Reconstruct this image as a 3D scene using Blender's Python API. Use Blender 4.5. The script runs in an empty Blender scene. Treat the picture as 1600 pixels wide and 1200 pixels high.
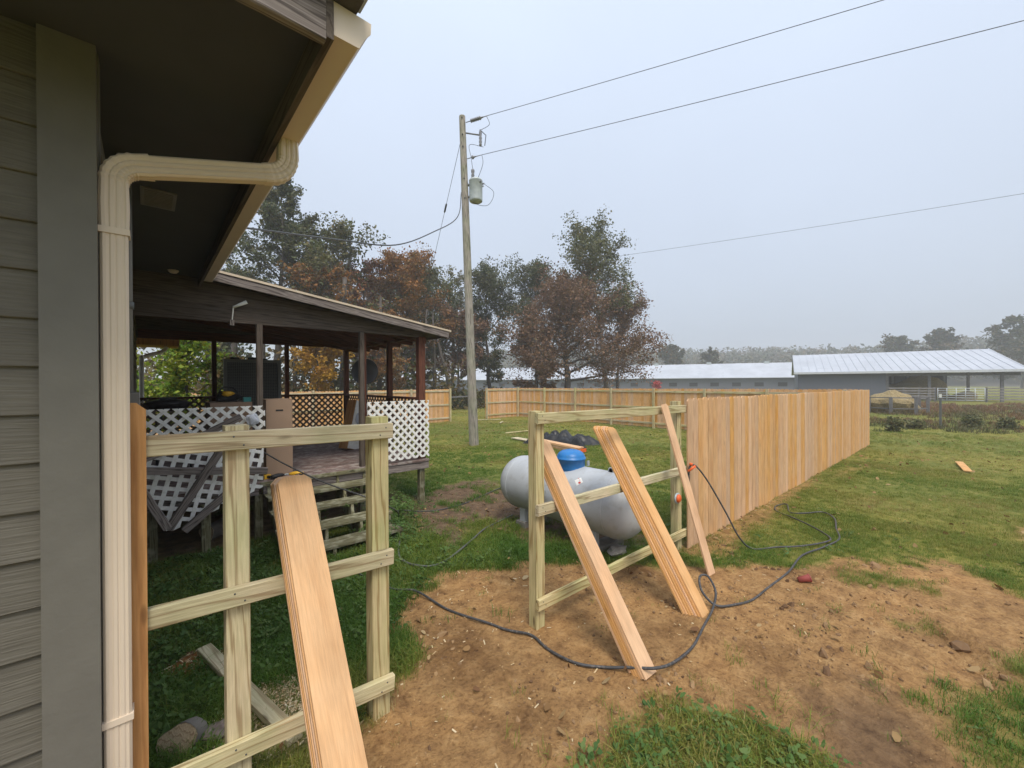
import bpy, math, random
import numpy as np
from mathutils import Matrix, Vector

R_ = math.radians
sc = bpy.context.scene
col = sc.collection
random.seed(7)

# ------------------------------------------------------------------ camera
# world: X runs along the long picket fence, Y along the house eave, metres
YAW = R_(48.35); PITCH = R_(-0.18); ROLL = R_(0.3); EYE = 2.0
fwd0 = Vector((math.cos(YAW), math.sin(YAW), 0)); rt0 = Vector((math.sin(YAW), -math.cos(YAW), 0)); up0 = Vector((0, 0, 1))
cf = fwd0 * math.cos(PITCH) + up0 * math.sin(PITCH)
cu = up0 * math.cos(PITCH) - fwd0 * math.sin(PITCH)
cr = rt0 * math.cos(ROLL) - cu * math.sin(ROLL)
cu = cu * math.cos(ROLL) + rt0 * math.sin(ROLL)
cam = bpy.data.cameras.new('camera'); cam_o = bpy.data.objects.new('camera', cam); col.objects.link(cam_o)
cam.sensor_width = 36; cam.lens = 14.4; cam.clip_start = 0.05; cam.clip_end = 4000
m = Matrix.Identity(4)
for i in range(3):
    m[i][0] = cr[i]; m[i][1] = cu[i]; m[i][2] = -cf[i]
m[2][3] = EYE
cam_o.matrix_world = m
sc.camera = cam_o

# ------------------------------------------------------------------ sky, sun, exposure
SUN_EL, SUN_AZ = R_(58), R_(208)          # azimuth clockwise from +Y
w = bpy.data.worlds.new('World'); sc.world = w; w.use_nodes = True
nt = w.node_tree; nt.nodes.clear()
out = nt.nodes.new('ShaderNodeOutputWorld'); bg = nt.nodes.new('ShaderNodeBackground')
sky = nt.nodes.new('ShaderNodeTexSky'); sky.sky_type = 'NISHITA'; sky.sun_disc = False
sky.sun_elevation = SUN_EL; sky.sun_rotation = SUN_AZ; sky.dust_density = 7; sky.air_density = 1.0; sky.ozone_density = 2
hs = nt.nodes.new('ShaderNodeHueSaturation'); hs.inputs['Saturation'].default_value = 0.4
tc = nt.nodes.new('ShaderNodeTexCoord'); sx = nt.nodes.new('ShaderNodeSeparateXYZ')
mr = nt.nodes.new('ShaderNodeMapRange'); mr.inputs[1].default_value = 0; mr.inputs[2].default_value = 1
mr.inputs[3].default_value = 0.60; mr.inputs[4].default_value = 1.22      # an overcast sky is brightest overhead
mul = nt.nodes.new('ShaderNodeVectorMath'); mul.operation = 'SCALE'; mul.inputs[0].default_value = (3.35, 3.85, 4.7)
cn = nt.nodes.new('ShaderNodeTexNoise'); cn.inputs['Scale'].default_value = 2.2; cn.inputs['Detail'].default_value = 4
cm = nt.nodes.new('ShaderNodeMapRange'); cm.inputs[3].default_value = 0.93; cm.inputs[4].default_value = 1.07
cmul = nt.nodes.new('ShaderNodeMath'); cmul.operation = 'MULTIPLY'
mx = nt.nodes.new('ShaderNodeMix'); mx.data_type = 'RGBA'; mx.inputs[0].default_value = 0.82
L = nt.links.new
L(tc.outputs['Generated'], sx.inputs[0]); L(sx.outputs['Z'], mr.inputs[0]); L(tc.outputs['Generated'], cn.inputs['Vector'])
L(cn.outputs[0], cm.inputs[0]); L(mr.outputs[0], cmul.inputs[0]); L(cm.outputs[0], cmul.inputs[1]); L(cmul.outputs[0], mul.inputs['Scale'])
L(sky.outputs[0], hs.inputs['Color']); L(hs.outputs[0], mx.inputs[6]); L(mul.outputs[0], mx.inputs[7])
L(mx.outputs[2], bg.inputs[0]); bg.inputs[1].default_value = 0.15; L(bg.outputs[0], out.inputs[0])
sun = bpy.data.lights.new('sun', 'SUN'); sun.energy = 1.5; sun.angle = R_(22); sun.color = (1, 0.92, 0.80)
so = bpy.data.objects.new('sun', sun); col.objects.link(so); so.location = (0, 0, 60)
sd = Vector((math.sin(SUN_AZ) * math.cos(SUN_EL), math.cos(SUN_AZ) * math.cos(SUN_EL), math.sin(SUN_EL)))
so.rotation_euler = (-sd).to_track_quat('-Z', 'Y').to_euler()
vs = sc.view_settings; vs.view_transform = 'Standard'; vs.look = 'None'; vs.exposure = 0.74; vs.gamma = 1; vs.use_curve_mapping = False
sc.cycles.use_denoising = True; sc.cycles.max_bounces = 6; sc.cycles.diffuse_bounces = 3; sc.cycles.volume_bounces = 1
sc.cycles.transparent_max_bounces = 6; sc.cycles.use_adaptive_sampling = True

# ------------------------------------------------------------------ numeric noise
def _hash(ix, iy, s):
    n = (ix.astype(np.int64) * 374761393 + iy.astype(np.int64) * 668265263 + s * 974634777) & 0x7fffffff
    n = ((n ^ (n >> 13)) * 1274126177) & 0x7fffffff
    return ((n ^ (n >> 16)) & 0xffff) / 65535.0
def vnoise(x, y, s=0):
    x = np.asarray(x, float); y = np.asarray(y, float)
    ix = np.floor(x); iy = np.floor(y); fx = x - ix; fy = y - iy
    fx = fx * fx * (3 - 2 * fx); fy = fy * fy * (3 - 2 * fy)
    a = _hash(ix, iy, s); b = _hash(ix + 1, iy, s); c = _hash(ix, iy + 1, s); d = _hash(ix + 1, iy + 1, s)
    return a + (b - a) * fx + (c - a) * fy + (a - b - c + d) * fx * fy
def fbm(x, y, o=4, s=0):
    t = 0; a = 0.5
    for i in range(o):
        t = t + a * vnoise(x * 2 ** i, y * 2 ** i, s + i); a *= 0.5
    return t
def sstep(a, b, x):
    t = np.clip((x - a) / (b - a), 0, 1); return t * t * (3 - 2 * t)
def poly_sd(px, py, poly):
    """signed distance to a polygon, positive inside"""
    px = np.asarray(px, float); py = np.asarray(py, float)
    d = np.full(px.shape, 1e9); ins = np.zeros(px.shape, bool)
    n = len(poly)
    for i in range(n):
        ax, ay = poly[i]; bx, by = poly[(i + 1) % n]
        ex, ey = bx - ax, by - ay
        t = np.clip(((px - ax) * ex + (py - ay) * ey) / (ex * ex + ey * ey), 0, 1)
        d = np.minimum(d, (px - ax - t * ex) ** 2 + (py - ay - t * ey) ** 2)
        if ay != by:
            c = ((ay > py) != (by > py)) & (px < (bx - ax) * (py - ay) / (by - ay) + ax)
            ins ^= c
    d = np.sqrt(d)
    return np.where(ins, d, -d)

DIRT = [(-1.2, 1.6), (.2, 2.1), (.584, 2.326), (.915, 2.405), (1.292, 2.683), (1.437, 3.152), (1.755, 3.38), (2.228, 3.601), (2.617, 3.64), (3.275, 3.42),
        (4.049, 2.442), (4.413, 2.2), (4.7, 1.842), (4.796, 1.594), (5.201, 1.287), (5.756, .887), (6.445, .483), (6.514, .092), (6.166, -.321),
        (5.78, -.779), (5.19, -1.254), (3.5, -1.6), (1.5, -1.5), (-1.0, -1.0), (-1.4, .6)]
TUFTS = [([(2.194, 1.393), (2.356, 1.335), (2.502, 1.007), (2.579, .762), (2.533, .573), (2.163, .4), (1.313, 1.163), (1.688, 1.381), (1.987, 1.41)], .62),
         ([(3.638, .078), (4.295, -.028), (4.767, -.247), (5.083, -.608), (3.137, -.375), (3.282, -.17), (3.455, .001)], .75),
         ([(4.301, .395), (4.617, .273), (4.649, .134), (4.374, .225), (4.212, .351)], .6),
         ([(5.338, .773), (5.81, .532), (5.775, .252), (5.419, .407), (5.136, .696)], .7)]
BROWN = [(2.881, 5.949), (3.561, 6.832), (4.375, 7.051), (5.376, 6.88), (5.239, 5.906), (5.1, 4.4), (4.9, 2.6), (3.9, 2.6), (3.539, 3.637), (3.328, 4.266), (2.722, 4.25), (2.585, 4.794)]
PATCH = [(8.921, -.297), (9.239, -.481), (9.418, -.822), (8.315, -.725), (8.076, -.371)]
HEAP = [(.002, 3.763), (.235, 3.867), (.457, 3.746), (.439, 3.453), (.208, 3.456), (.017, 3.59)]
SAW = [(.17, 2.849), (.321, 3.205), (.538, 3.238), (.834, 3.14), (1.08, 2.832), (.915, 2.405), (.584, 2.326), (.224, 2.514)]
ALONG = [(4.606, 2.33), (4.966, 2.4), (11.432, 2.3), (9.908, 2.1), (7.0, 2.0), (4.897, 1.85)]
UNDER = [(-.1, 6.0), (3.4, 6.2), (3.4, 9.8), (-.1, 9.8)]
FARP = [(10.5, 2.0), (12.0, 1.75), (13.2, 1.7), (12, 2.05)]

def masks(x, y):
    e = (fbm(x * 2.1, y * 2.1, 4, 3) - .47) * 0.9 + (fbm(x * 9, y * 9, 3, 9) - .44) * .35
    di = sstep(-.10, .16, poly_sd(x, y, DIRT) + e * .75)
    for pg, st in TUFTS:
        di = di * (1 - st * sstep(-.14, .10, poly_sd(x, y, pg) + e * .9))
    di = np.maximum(di, sstep(-.1, .15, poly_sd(x, y, PATCH) + e * .4))
    di = np.maximum(di, .8 * sstep(-.1, .12, poly_sd(x, y, ALONG) + e * .3))
    di = np.maximum(di, .5 * sstep(-.1, .12, poly_sd(x, y, FARP) + e * .4))
    br = sstep(-.2, .4, poly_sd(x, y, BROWN) + e * 1.5)
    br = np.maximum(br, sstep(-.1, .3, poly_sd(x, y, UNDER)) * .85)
    hp = sstep(-.05, .1, poly_sd(x, y, HEAP) + e * .25)
    sw = sstep(-.1, .2, poly_sd(x, y, SAW) + e * .4)
    # damp dark strip where the wheels turned, lower right
    dk = sstep(.62, .1, np.hypot((x - 3.05) * .75, (y - .36) * 1.5) + e * .9)
    return di, br, hp, sw, dk

def gz(x, y, fine=True):
    x = np.asarray(x, float); y = np.asarray(y, float)
    r = np.hypot(x, y)
    z = -.17 * sstep(4, 22, r) + .10 * (fbm(x * .12, y * .12, 2, 31) - .37) * sstep(6, 20, r)
    if fine:
        near = sstep(16, 7, r)
        di, br, hp, sw, dk = masks(x, y)
        z = z + near * ((fbm(x * 1.3, y * 1.3, 3, 5) - .43) * .05)
        z = z + near * di * ((fbm(x * 5, y * 5, 4, 8) - .47) * .045 + (fbm(x * 15, y * 15, 2, 12) - .37) * .024)
        z = z + near * dk * (fbm(x * 8, y * 8, 3, 14) - .4) * .05
        z = z + hp * .04 + near * br * (fbm(x * 6, y * 6, 3, 18) - .44) * .03
        # tyre ridges in the soft soil on the right
        u = (x - 4.3) * .86 + (y + .15) * .5; v = -(x - 4.3) * .5 + (y + .15) * .86
        z = z + sstep(.9, .5, np.abs(u)) * sstep(.17, .12, np.abs(v)) * .015 * np.sin(v * 100)
    return z
def g1(x, y):
    return float(gz(np.array([x]), np.array([y]))[0])

# ------------------------------------------------------------------ objects and parts
W = {}
def _place(o, world, parent):
    W[o.name] = world
    if parent is not None:
        o.parent = parent; o.matrix_basis = W[parent.name].inverted() @ world
    else:
        o.matrix_basis = world
def tag(o, label=None, cat=None, group=None, kind=None):
    if label: o['label'] = label
    if cat: o['category'] = cat
    if group: o['group'] = group
    if kind: o['kind'] = kind
    return o
def thing(name, label, cat, loc=(0, 0, 0), rz=0, group=None):
    o = bpy.data.objects.new(name, None); col.objects.link(o); o.empty_display_size = .1
    _place(o, Matrix.Translation(loc) @ Matrix.Rotation(rz, 4, 'Z'), None)
    return tag(o, label, cat, group)
def part_empty(name, parent, loc, label=None):
    o = bpy.data.objects.new(name, None); col.objects.link(o); o.empty_display_size = .1
    _place(o, Matrix.Translation(loc), parent)
    if label: o['label'] = label
    return o

class MB:
    def __init__(s): s.v = []; s.f = []; s.sm = []
    def add(s, vs, fs, smooth=False):
        b = len(s.v); s.v += [tuple(p) for p in vs]
        for q in fs: s.f.append(tuple(b + i for i in q)); s.sm.append(smooth)
        return s
    def box(s, lo, hi):
        x0, y0, z0 = lo; x1, y1, z1 = hi
        return s.add([(x0, y0, z0), (x1, y0, z0), (x1, y1, z0), (x0, y1, z0), (x0, y0, z1), (x1, y0, z1), (x1, y1, z1), (x0, y1, z1)],
                     [(0, 3, 2, 1), (4, 5, 6, 7), (0, 1, 5, 4), (1, 2, 6, 5), (2, 3, 7, 6), (3, 0, 4, 7)])
    def prism(s, pts, ax):
        """polygon pts (3-D) pushed along ax"""
        n = len(pts); ax = Vector(ax); A = [Vector(p) for p in pts]; B = [p + ax for p in A]
        return s.add(A + B, [tuple(range(n))[::-1], tuple(range(n, 2 * n))] + [(i, (i + 1) % n, n + (i + 1) % n, n + i) for i in range(n)])
    def tube(s, pts, r, n=8, cap=True, smooth=True):
        pts = [Vector(p) for p in pts]; k = len(pts)
        rr = r if isinstance(r, (list, tuple)) else [r] * k
        t = (pts[1] - pts[0]).normalized(); ref = Vector((0, 0, 1)) if abs(t.z) < .9 else Vector((1, 0, 0))
        u = t.cross(ref).normalized(); vs = []
        for i, p in enumerate(pts):
            t = (pts[min(i + 1, k - 1)] - pts[max(i - 1, 0)]).normalized()
            u = (u - t * u.dot(t)).normalized(); v = t.cross(u)
            for j in range(n):
                a = 2 * math.pi * j / n; vs.append(p + (u * math.cos(a) + v * math.sin(a)) * rr[i])
        fs = [(i * n + j, i * n + (j + 1) % n, (i + 1) * n + (j + 1) % n, (i + 1) * n + j) for i in range(k - 1) for j in range(n)]
        s.add(vs, fs, smooth)
        if cap:
            b = len(s.v) - k * n
            s.f.append(tuple(b + j for j in range(n))[::-1]); s.sm.append(False)
            s.f.append(tuple(b + (k - 1) * n + j for j in range(n))); s.sm.append(False)
        return s
    def lathe(s, prof, mat=Matrix.Identity(4), n=24, smooth=True):
        """profile [(r,z)] about local Z, placed by mat"""
        vs = []
        for r, z in prof:
            for j in range(n):
                a = 2 * math.pi * j / n; vs.append(mat @ Vector((r * math.cos(a), r * math.sin(a), z)))
        fs = [(i * n + j, i * n + (j + 1) % n, (i + 1) * n + (j + 1) % n, (i + 1) * n + j) for i in range(len(prof) - 1) for j in range(n)]
        fs += [tuple(range(n))[::-1], tuple((len(prof) - 1) * n + j for j in range(n))]
        return s.add(vs, fs, smooth)
    def build(s, name, mat, parent=None, label=None, frame=None, cat=None, group=None, kind=None, grain=None):
        if grain:       # lay the wood grain (local Z) along world X or Y
            G = Matrix(((0, 0, 1), (1, 0, 0), (0, 1, 0))).to_4x4() if grain == 'x' else Matrix(((0, 1, 0), (0, 0, 1), (1, 0, 0))).to_4x4()
            s.v = [tuple(G.inverted() @ Vector(p)) for p in s.v]; frame = (frame or Matrix.Identity(4)) @ G
        v = np.array(s.v, float)
        c = Vector(((v[:, 0].min() + v[:, 0].max()) / 2, (v[:, 1].min() + v[:, 1].max()) / 2, v[:, 2].min()))
        me = bpy.data.meshes.new(name)
        me.from_pydata([tuple(p) for p in (v - np.array(c))], [], s.f)
        me.polygons.foreach_set('use_smooth', s.sm); me.update()
        if mat: me.materials.append(mat)
        o = bpy.data.objects.new(name, me); col.objects.link(o)
        wm = Matrix.Translation(c)
        if frame is not None: wm = frame @ wm
        _place(o, wm, parent)
        return tag(o, label, cat, group, kind)

_pl = {}
def plank(name, a, b, wd, th, mat, parent, wdir=(1, 0, 0), kind='plain', ch=None, frame=None, label=None):
    """board from a to b: local Z is its length (the grain), X its width, Y its thickness"""
    a = Vector(a); b = Vector(b); z = b - a; Ln = z.length; z.normalize()
    x = Vector(wdir); x = (x - z * x.dot(z)).normalized(); y = z.cross(x)
    key = (round(Ln, 3), wd, th, kind, mat.name)
    me = _pl.get(key)
    if me is None:
        h, t = wd / 2, th / 2; c = min(.004, t * .35) if ch is None else ch
        mb = MB()
        if kind == 'dogear':
            e = .03; Lz = Ln
            prof = [(-h, 0), (h, 0), (h, Lz - e), (h - e, Lz), (-h + e, Lz), (-h, Lz - e)]
            mb.prism([(px, t, pz) for px, pz in prof][::-1], (0, -2 * t, 0))
        else:
            oc = [(-h + c, -t), (h - c, -t), (h, -t + c), (h, t - c), (h - c, t), (-h + c, t), (-h, t - c), (-h, -t + c)]
            mb.prism([(px, py, 0) for px, py in oc], (0, 0, Ln))
        me = bpy.data.meshes.new(name); me.from_pydata(mb.v, [], mb.f); me.materials.append(mat); me.update()
        _pl[key] = me
    o = bpy.data.objects.new(name, me); col.objects.link(o)
    wm = Matrix(((x.x, y.x, z.x, a.x), (x.y, y.y, z.y, a.y), (x.z, y.z, z.z, a.z), (0, 0, 0, 1)))
    if frame is not None: wm = frame @ wm
    _place(o, wm, parent)
    if label: o['label'] = label
    return o
def spline(pts, sub=8):
    pts = [Vector(p) for p in pts]; o = []
    P = [pts[0] * 2 - pts[1]] + pts + [pts[-1] * 2 - pts[-2]]
    for i in range(1, len(P) - 2):
        for k in range(sub):
            t = k / sub; a, b, c, d = P[i - 1], P[i], P[i + 1], P[i + 2]
            o.append(.5 * ((2 * b) + (c - a) * t + (2 * a - 5 * b + 4 * c - d) * t * t + (3 * b - a - 3 * c + d) * t ** 3))
    o.append(pts[-1]); return o

# ------------------------------------------------------------------ materials
def mat(name):
    m_ = bpy.data.materials.new(name); m_.use_nodes = True; n = m_.node_tree
    return m_, n, n.nodes['Principled BSDF'], n.links.new
def N(n, t, **kw):
    o = n.nodes.new('ShaderNode' + t)
    for k, v in kw.items():
        if k in o.inputs: o.inputs[k].default_value = v
        else: setattr(o, k, v)
    return o
def ramp(n, stops):
    r = n.nodes.new('ShaderNodeValToRGB'); e = r.color_ramp.elements
    while len(e) < len(stops): e.new(.5)
    for q, (p, c) in zip(e, stops): q.position = p; q.color = (*c, 1) if len(c) == 3 else c
    return r
def mixc(n, f, a, b, blend='MIX'):
    o = n.nodes.new('ShaderNodeMix'); o.data_type = 'RGBA'; o.blend_type = blend
    for k, v in ((0, f), (6, a), (7, b)):
        if hasattr(v, 'links') or hasattr(v, 'is_linked'): n.links.new(v, o.inputs[k])
        elif isinstance(v, (int, float)): o.inputs[k].default_value = v
        else: o.inputs[k].default_value = (*v, 1)
    return o.outputs[2]

def wood(name, light, mid, dark, tint=None, grain=14, knots=.5, var=.25, rough=.75, moss=None, bump=.25, hue=.0, ring=1.0):
    m_, n, b, l = mat(name)
    tcn = N(n, 'TexCoord'); oi = N(n, 'ObjectInfo')
    off = N(n, 'CombineXYZ'); mu = [N(n, 'Math', operation='MULTIPLY') for _ in range(3)]
    for k, f in enumerate((7.3, 11.7, 53.0)):
        l(oi.outputs['Random'], mu[k].inputs[0]); mu[k].inputs[1].default_value = f; l(mu[k].outputs[0], off.inputs[k])
    ad = N(n, 'VectorMath', operation='ADD'); l(tcn.outputs['Object'], ad.inputs[0]); l(off.outputs[0], ad.inputs[1])
    mp = N(n, 'Mapping'); mp.inputs['Scale'].default_value = (1, 1, .055); l(ad.outputs[0], mp.inputs[0])
    wv = N(n, 'TexWave', wave_type='BANDS', bands_direction='DIAGONAL'); wv.inputs['Scale'].default_value = grain; wv.inputs['Distortion'].default_value = 7
    wv.inputs['Detail'].default_value = 3; wv.inputs['Detail Scale'].default_value = 2.2; l(mp.outputs[0], wv.inputs['Vector'])
    fn = N(n, 'TexNoise'); fn.inputs['Scale'].default_value = 170; fn.inputs['Detail'].default_value = 5; l(mp.outputs[0], fn.inputs['Vector'])
    r1 = ramp(n, [(0, mid), (.45, light), (.82, mid), (1, dark)]); l(wv.outputs[0], r1.inputs[0])
    rf = ramp(n, [(.3, (.84, .84, .84)), (.7, (1.08, 1.08, 1.08))]); l(fn.outputs[0], rf.inputs[0])
    c = mixc(n, ring, mid, r1.outputs[0]); c = mixc(n, .8, c, rf.outputs[0], 'MULTIPLY')
    mo = N(n, 'TexNoise'); mo.inputs['Scale'].default_value = 11; mo.inputs['Detail'].default_value = 5; mm_ = N(n, 'Mapping'); mm_.inputs['Scale'].default_value = (1, 1, .3); l(ad.outputs[0], mm_.inputs[0]); l(mm_.outputs[0], mo.inputs['Vector'])
    rmo = ramp(n, [(.3, (.86, .84, .82)), (.6, (1.06, 1.05, 1.04))]); l(mo.outputs[0], rmo.inputs[0]); c = mixc(n, .9, c, rmo.outputs[0], 'MULTIPLY')
    big = N(n, 'TexNoise'); big.inputs['Scale'].default_value = 2.6; big.inputs['Detail'].default_value = 4; l(ad.outputs[0], big.inputs['Vector'])
    rb = ramp(n, [(.4, (0, 0, 0)), (.72, (1, 1, 1))]); l(big.outputs[0], rb.inputs[0])
    if tint:
        c = mixc(n, rb.outputs[0], c, mixc(n, 1.0, c, tint, 'MULTIPLY'))
    if knots:
        mk = N(n, 'Mapping'); mk.inputs['Scale'].default_value = (9, 9, 2.4); l(ad.outputs[0], mk.inputs[0])
        vo = N(n, 'TexVoronoi'); vo.inputs['Scale'].default_value = 1.0; l(mk.outputs[0], vo.inputs['Vector'])
        rk = ramp(n, [(.0, (1, 1, 1)), (.07, (.8, .8, .8)), (.13, (0, 0, 0))]); l(vo.outputs['Distance'], rk.inputs[0])
        km = N(n, 'Math', operation='MULTIPLY'); l(rk.outputs[0], km.inputs[0]); km.inputs[1].default_value = knots
        c = mixc(n, km.outputs[0], c, tuple(x * .35 for x in dark))
    if moss:
        mn = N(n, 'TexNoise'); mn.inputs['Scale'].default_value = 9; mn.inputs['Detail'].default_value = 6; l(ad.outputs[0], mn.inputs['Vector'])
        rm = ramp(n, [(.48, (0, 0, 0)), (.62, (.8, .8, .8))]); l(mn.outputs[0], rm.inputs[0]); c = mixc(n, rm.outputs[0], c, moss)
    mv = N(n, 'MapRange'); mv.inputs[3].default_value = 1 - var; mv.inputs[4].default_value = 1 + var * .55; l(oi.outputs['Random'], mv.inputs[0])
    h_ = N(n, 'HueSaturation'); l(mv.outputs[0], h_.inputs['Value']); l(c, h_.inputs['Color'])
    if hue:
        q = N(n, 'Math', operation='MULTIPLY'); l(oi.outputs['Random'], q.inputs[0]); q.inputs[1].default_value = 7.13
        fr = N(n, 'Math', operation='FRACT'); l(q.outputs[0], fr.inputs[0])
        mh = N(n, 'MapRange'); mh.inputs[3].default_value = .5 - hue; mh.inputs[4].default_value = .5 + hue * .6; l(fr.outputs[0], mh.inputs[0]); l(mh.outputs[0], h_.inputs['Hue'])
        ms = N(n, 'MapRange'); ms.inputs[3].default_value = .8; ms.inputs[4].default_value = 1.15; l(fr.outputs[0], ms.inputs[0]); l(ms.outputs[0], h_.inputs['Saturation'])
    l(h_.outputs[0], b.inputs['Base Color']); b.inputs['Roughness'].default_value = rough; b.inputs['Specular IOR Level'].default_value = .25
    bp = N(n, 'Bump'); bp.inputs['Strength'].default_value = bump; bp.inputs['Distance'].default_value = .004
    hb = N(n, 'Math', operation='ADD'); l(wv.outputs[0], hb.inputs[0]); l(fn.outputs[0], hb.inputs[1]); l(hb.outputs[0], bp.inputs['Height']); l(bp.outputs[0], b.inputs['Normal'])
    return m_
def plain(name, c, rough=.6, metal=0, spec=.4, var=.12, scale=6, dirt=None, bump=0, bscale=60):
    m_, n, b, l = mat(name); tcn = N(n, 'TexCoord'); no = N(n, 'TexNoise'); no.inputs['Scale'].default_value = scale; no.inputs['Detail'].default_value = 5
    l(tcn.outputs['Object'], no.inputs['Vector'])
    r = ramp(n, [(.3, tuple(x * (1 - var) for x in c)), (.7, tuple(min(1, x * (1 + var)) for x in c))]); l(no.outputs[0], r.inputs[0]); o = r.outputs[0]
    if dirt:
        n2 = N(n, 'TexNoise'); n2.inputs['Scale'].default_value = scale * 3.1; n2.inputs['Detail'].default_value = 7; l(tcn.outputs['Object'], n2.inputs['Vector'])
        r2 = ramp(n, [(.52, (0, 0, 0)), (.72, (.7, .7, .7))]); l(n2.outputs[0], r2.inputs[0]); o = mixc(n, r2.outputs[0], o, dirt)
    l(o, b.inputs['Base Color']); b.inputs['Roughness'].default_value = rough; b.inputs['Metallic'].default_value = metal; b.inputs['Specular IOR Level'].default_value = spec
    if bump:
        n3 = N(n, 'TexNoise'); n3.inputs['Scale'].default_value = bscale; n3.inputs['Detail'].default_value = 4; l(tcn.outputs['Object'], n3.inputs['Vector'])
        bp = N(n, 'Bump'); bp.inputs['Strength'].default_value = bump; bp.inputs['Distance'].default_value = .01; l(n3.outputs[0], bp.inputs['Height']); l(bp.outputs[0], b.inputs['Normal'])
    return m_

M = {}
M['cedar'] = wood('cedar', (.66, .41, .205), (.62, .375, .18), (.50, .275, .12), tint=(1.0, .9, .76), grain=13, knots=.4, var=.12, hue=.0025, ring=.6)
M['cedar_fresh'] = wood('cedar_fresh', (.69, .445, .245), (.665, .415, .22), (.55, .315, .155), tint=(.97, .88, .76), grain=8, knots=.4, var=.08, hue=.003, bump=.12, ring=.3)
M['cedar_old'] = wood('cedar_orange', (.55, .30, .125), (.49, .255, .095), (.36, .165, .06), grain=8, knots=.7, var=.1, ring=.6)
M['treated'] = wood('treated_pine', (.62, .53, .335), (.54, .45, .27), (.32, .225, .115), tint=(.80, .92, .78), grain=11, knots=.85, var=.14, hue=.006, ring=.85)
M['grey_wood'] = wood('weathered_grey_wood', (.27, .235, .215), (.2, .17, .155), (.09, .075, .068), grain=16, knots=.5, var=.2, rough=.9)
M['deck'] = wood('deck_wood', (.26, .19, .165), (.19, .13, .115), (.09, .06, .052), grain=16, knots=.3, var=.3, moss=(.34, .30, .27), rough=.85)
M['step'] = wood('mossy_step', (.22, .2, .12), (.15, .14, .075), (.07, .065, .035), grain=14, knots=.3, var=.2, moss=(.30, .29, .2), rough=.9)
M['porch_wood'] = wood('porch_dark_wood', (.13, .105, .085), (.10, .08, .064), (.06, .046, .037), grain=12, knots=.3, var=.12, rough=.8)
M['porch_red'] = wood('porch_red_stain', (.15, .06, .035), (.11, .04, .024), (.06, .022, .014), grain=12, knots=.3, var=.15, rough=.75)
M['siding'] = wood('grey_siding', (.15, .139, .113), (.144, .133, .108), (.125, .114, .093), grain=30, knots=.06, var=.06, rough=.7, bump=.3, ring=.5)
M['trim'] = plain('grey_trim_paint', (.150, .142, .12), rough=.6, var=.06, scale=9, bump=.15, bscale=40)
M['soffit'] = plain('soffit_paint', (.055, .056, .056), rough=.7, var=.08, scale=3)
M['tan'] = plain('tan_gutter_paint', (.68, .57, .445), rough=.42, var=.04, scale=3)
M['white'] = plain('white_lattice_paint', (.78, .77, .73), rough=.6, var=.06, scale=7, dirt=(.58, .57, .5))
M['brown_lattice'] = plain('brown_lattice_paint', (.16, .125, .09), rough=.8, var=.2)
M['tank'] = plain('tank_paint', (.44, .46, .48), rough=.45, var=.06, scale=3, dirt=(.34, .34, .325))
M['blue'] = plain('blue_dome_paint', (.02, .17, .46), rough=.38, var=.12, scale=6, dirt=(.05, .2, .42))
M['concrete'] = plain('concrete', (.22, .205, .185), rough=.9, var=.2, scale=12, bump=.4)
M['rubber'] = plain('hose_rubber', (.05, .05, .052), rough=.5, var=.25, scale=14, dirt=(.19, .165, .14))
M['hose_grey'] = plain('hose_grey', (.085, .09, .085), rough=.5, var=.25, scale=14, dirt=(.2, .19, .16))
M['black'] = plain('black_plastic', (.018, .018, .02), rough=.45, var=.2)
M['tarp'] = plain('black_sheeting', (.012, .012, .013), rough=.38, var=.2, spec=.4)
M['orange'] = plain('orange_plastic', (.75, .13, .03), rough=.4, var=.1)
M['yellow'] = plain('yellow_plastic', (.75, .42, .03), rough=.4, var=.1)
M['teal'] = plain('teal_plastic', (.03, .2, .19), rough=.4)
M['red'] = plain('faded_red_plastic', (.32, .07, .06), rough=.55, var=.2)
M['cardboard'] = plain('cardboard', (.30, .205, .14), rough=.9, var=.05, scale=4)
M['clear_white'] = plain('thin_white_film', (.5, .52, .57), rough=.35, var=.1)
M['pole'] = wood('pole_wood', (.37, .335, .29), (.30, .272, .235), (.15, .138, .115), tint=(.85, .95, .8), grain=10, knots=.35, var=.05, rough=.9)
M['galv'] = plain('galvanised_steel', (.42, .46, .46), rough=.5, metal=.2, var=.12)
M['wire'] = plain('wire', (.07, .075, .08), rough=.6)
M['porcelain'] = plain('grey_porcelain', (.2, .2, .21), rough=.35)
M['conduit'] = plain('grey_conduit', (.20, .19, .175), rough=.6)
M['roof_edge'] = plain('tan_drip_edge', (.55, .45, .33), rough=.5)
M['shingle'] = plain('dark_shingle', (.07, .065, .06), rough=.95, var=.3, scale=20, bump=.5)
M['bark'] = plain('bark', (.075, .064, .055), rough=.95, var=.35, scale=4, bump=.6, bscale=12)
M['pale_bark'] = plain('pale_bark', (.16, .145, .125), rough=.95, var=.3, scale=4, bump=.6, bscale=12)
M['metal_roof'] = plain('metal_roofing', (.43, .45, .49), rough=.45, metal=.0, var=.10, scale=.35, dirt=(.36, .385, .42))
M['barn_wall'] = plain('grey_sheet_wall', (.115, .125, .15), rough=.6, var=.08, scale=.5)
M['barn_dark'] = plain('bay_shade_boards', (.03, .028, .03), rough=.9, var=.2)  # near black: shade inside the open barn bay put into the colour
M['barn_post'] = plain('barn_post_wood', (.15, .145, .15), rough=.9, var=.2)
M['gate'] = plain('galvanised_gate', (.55, .57, .6), rough=.45, var=.08)
M['hay'] = plain('hay', (.26, .20, .10), rough=1, var=.4, scale=14, bump=.8, bscale=40)
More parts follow.
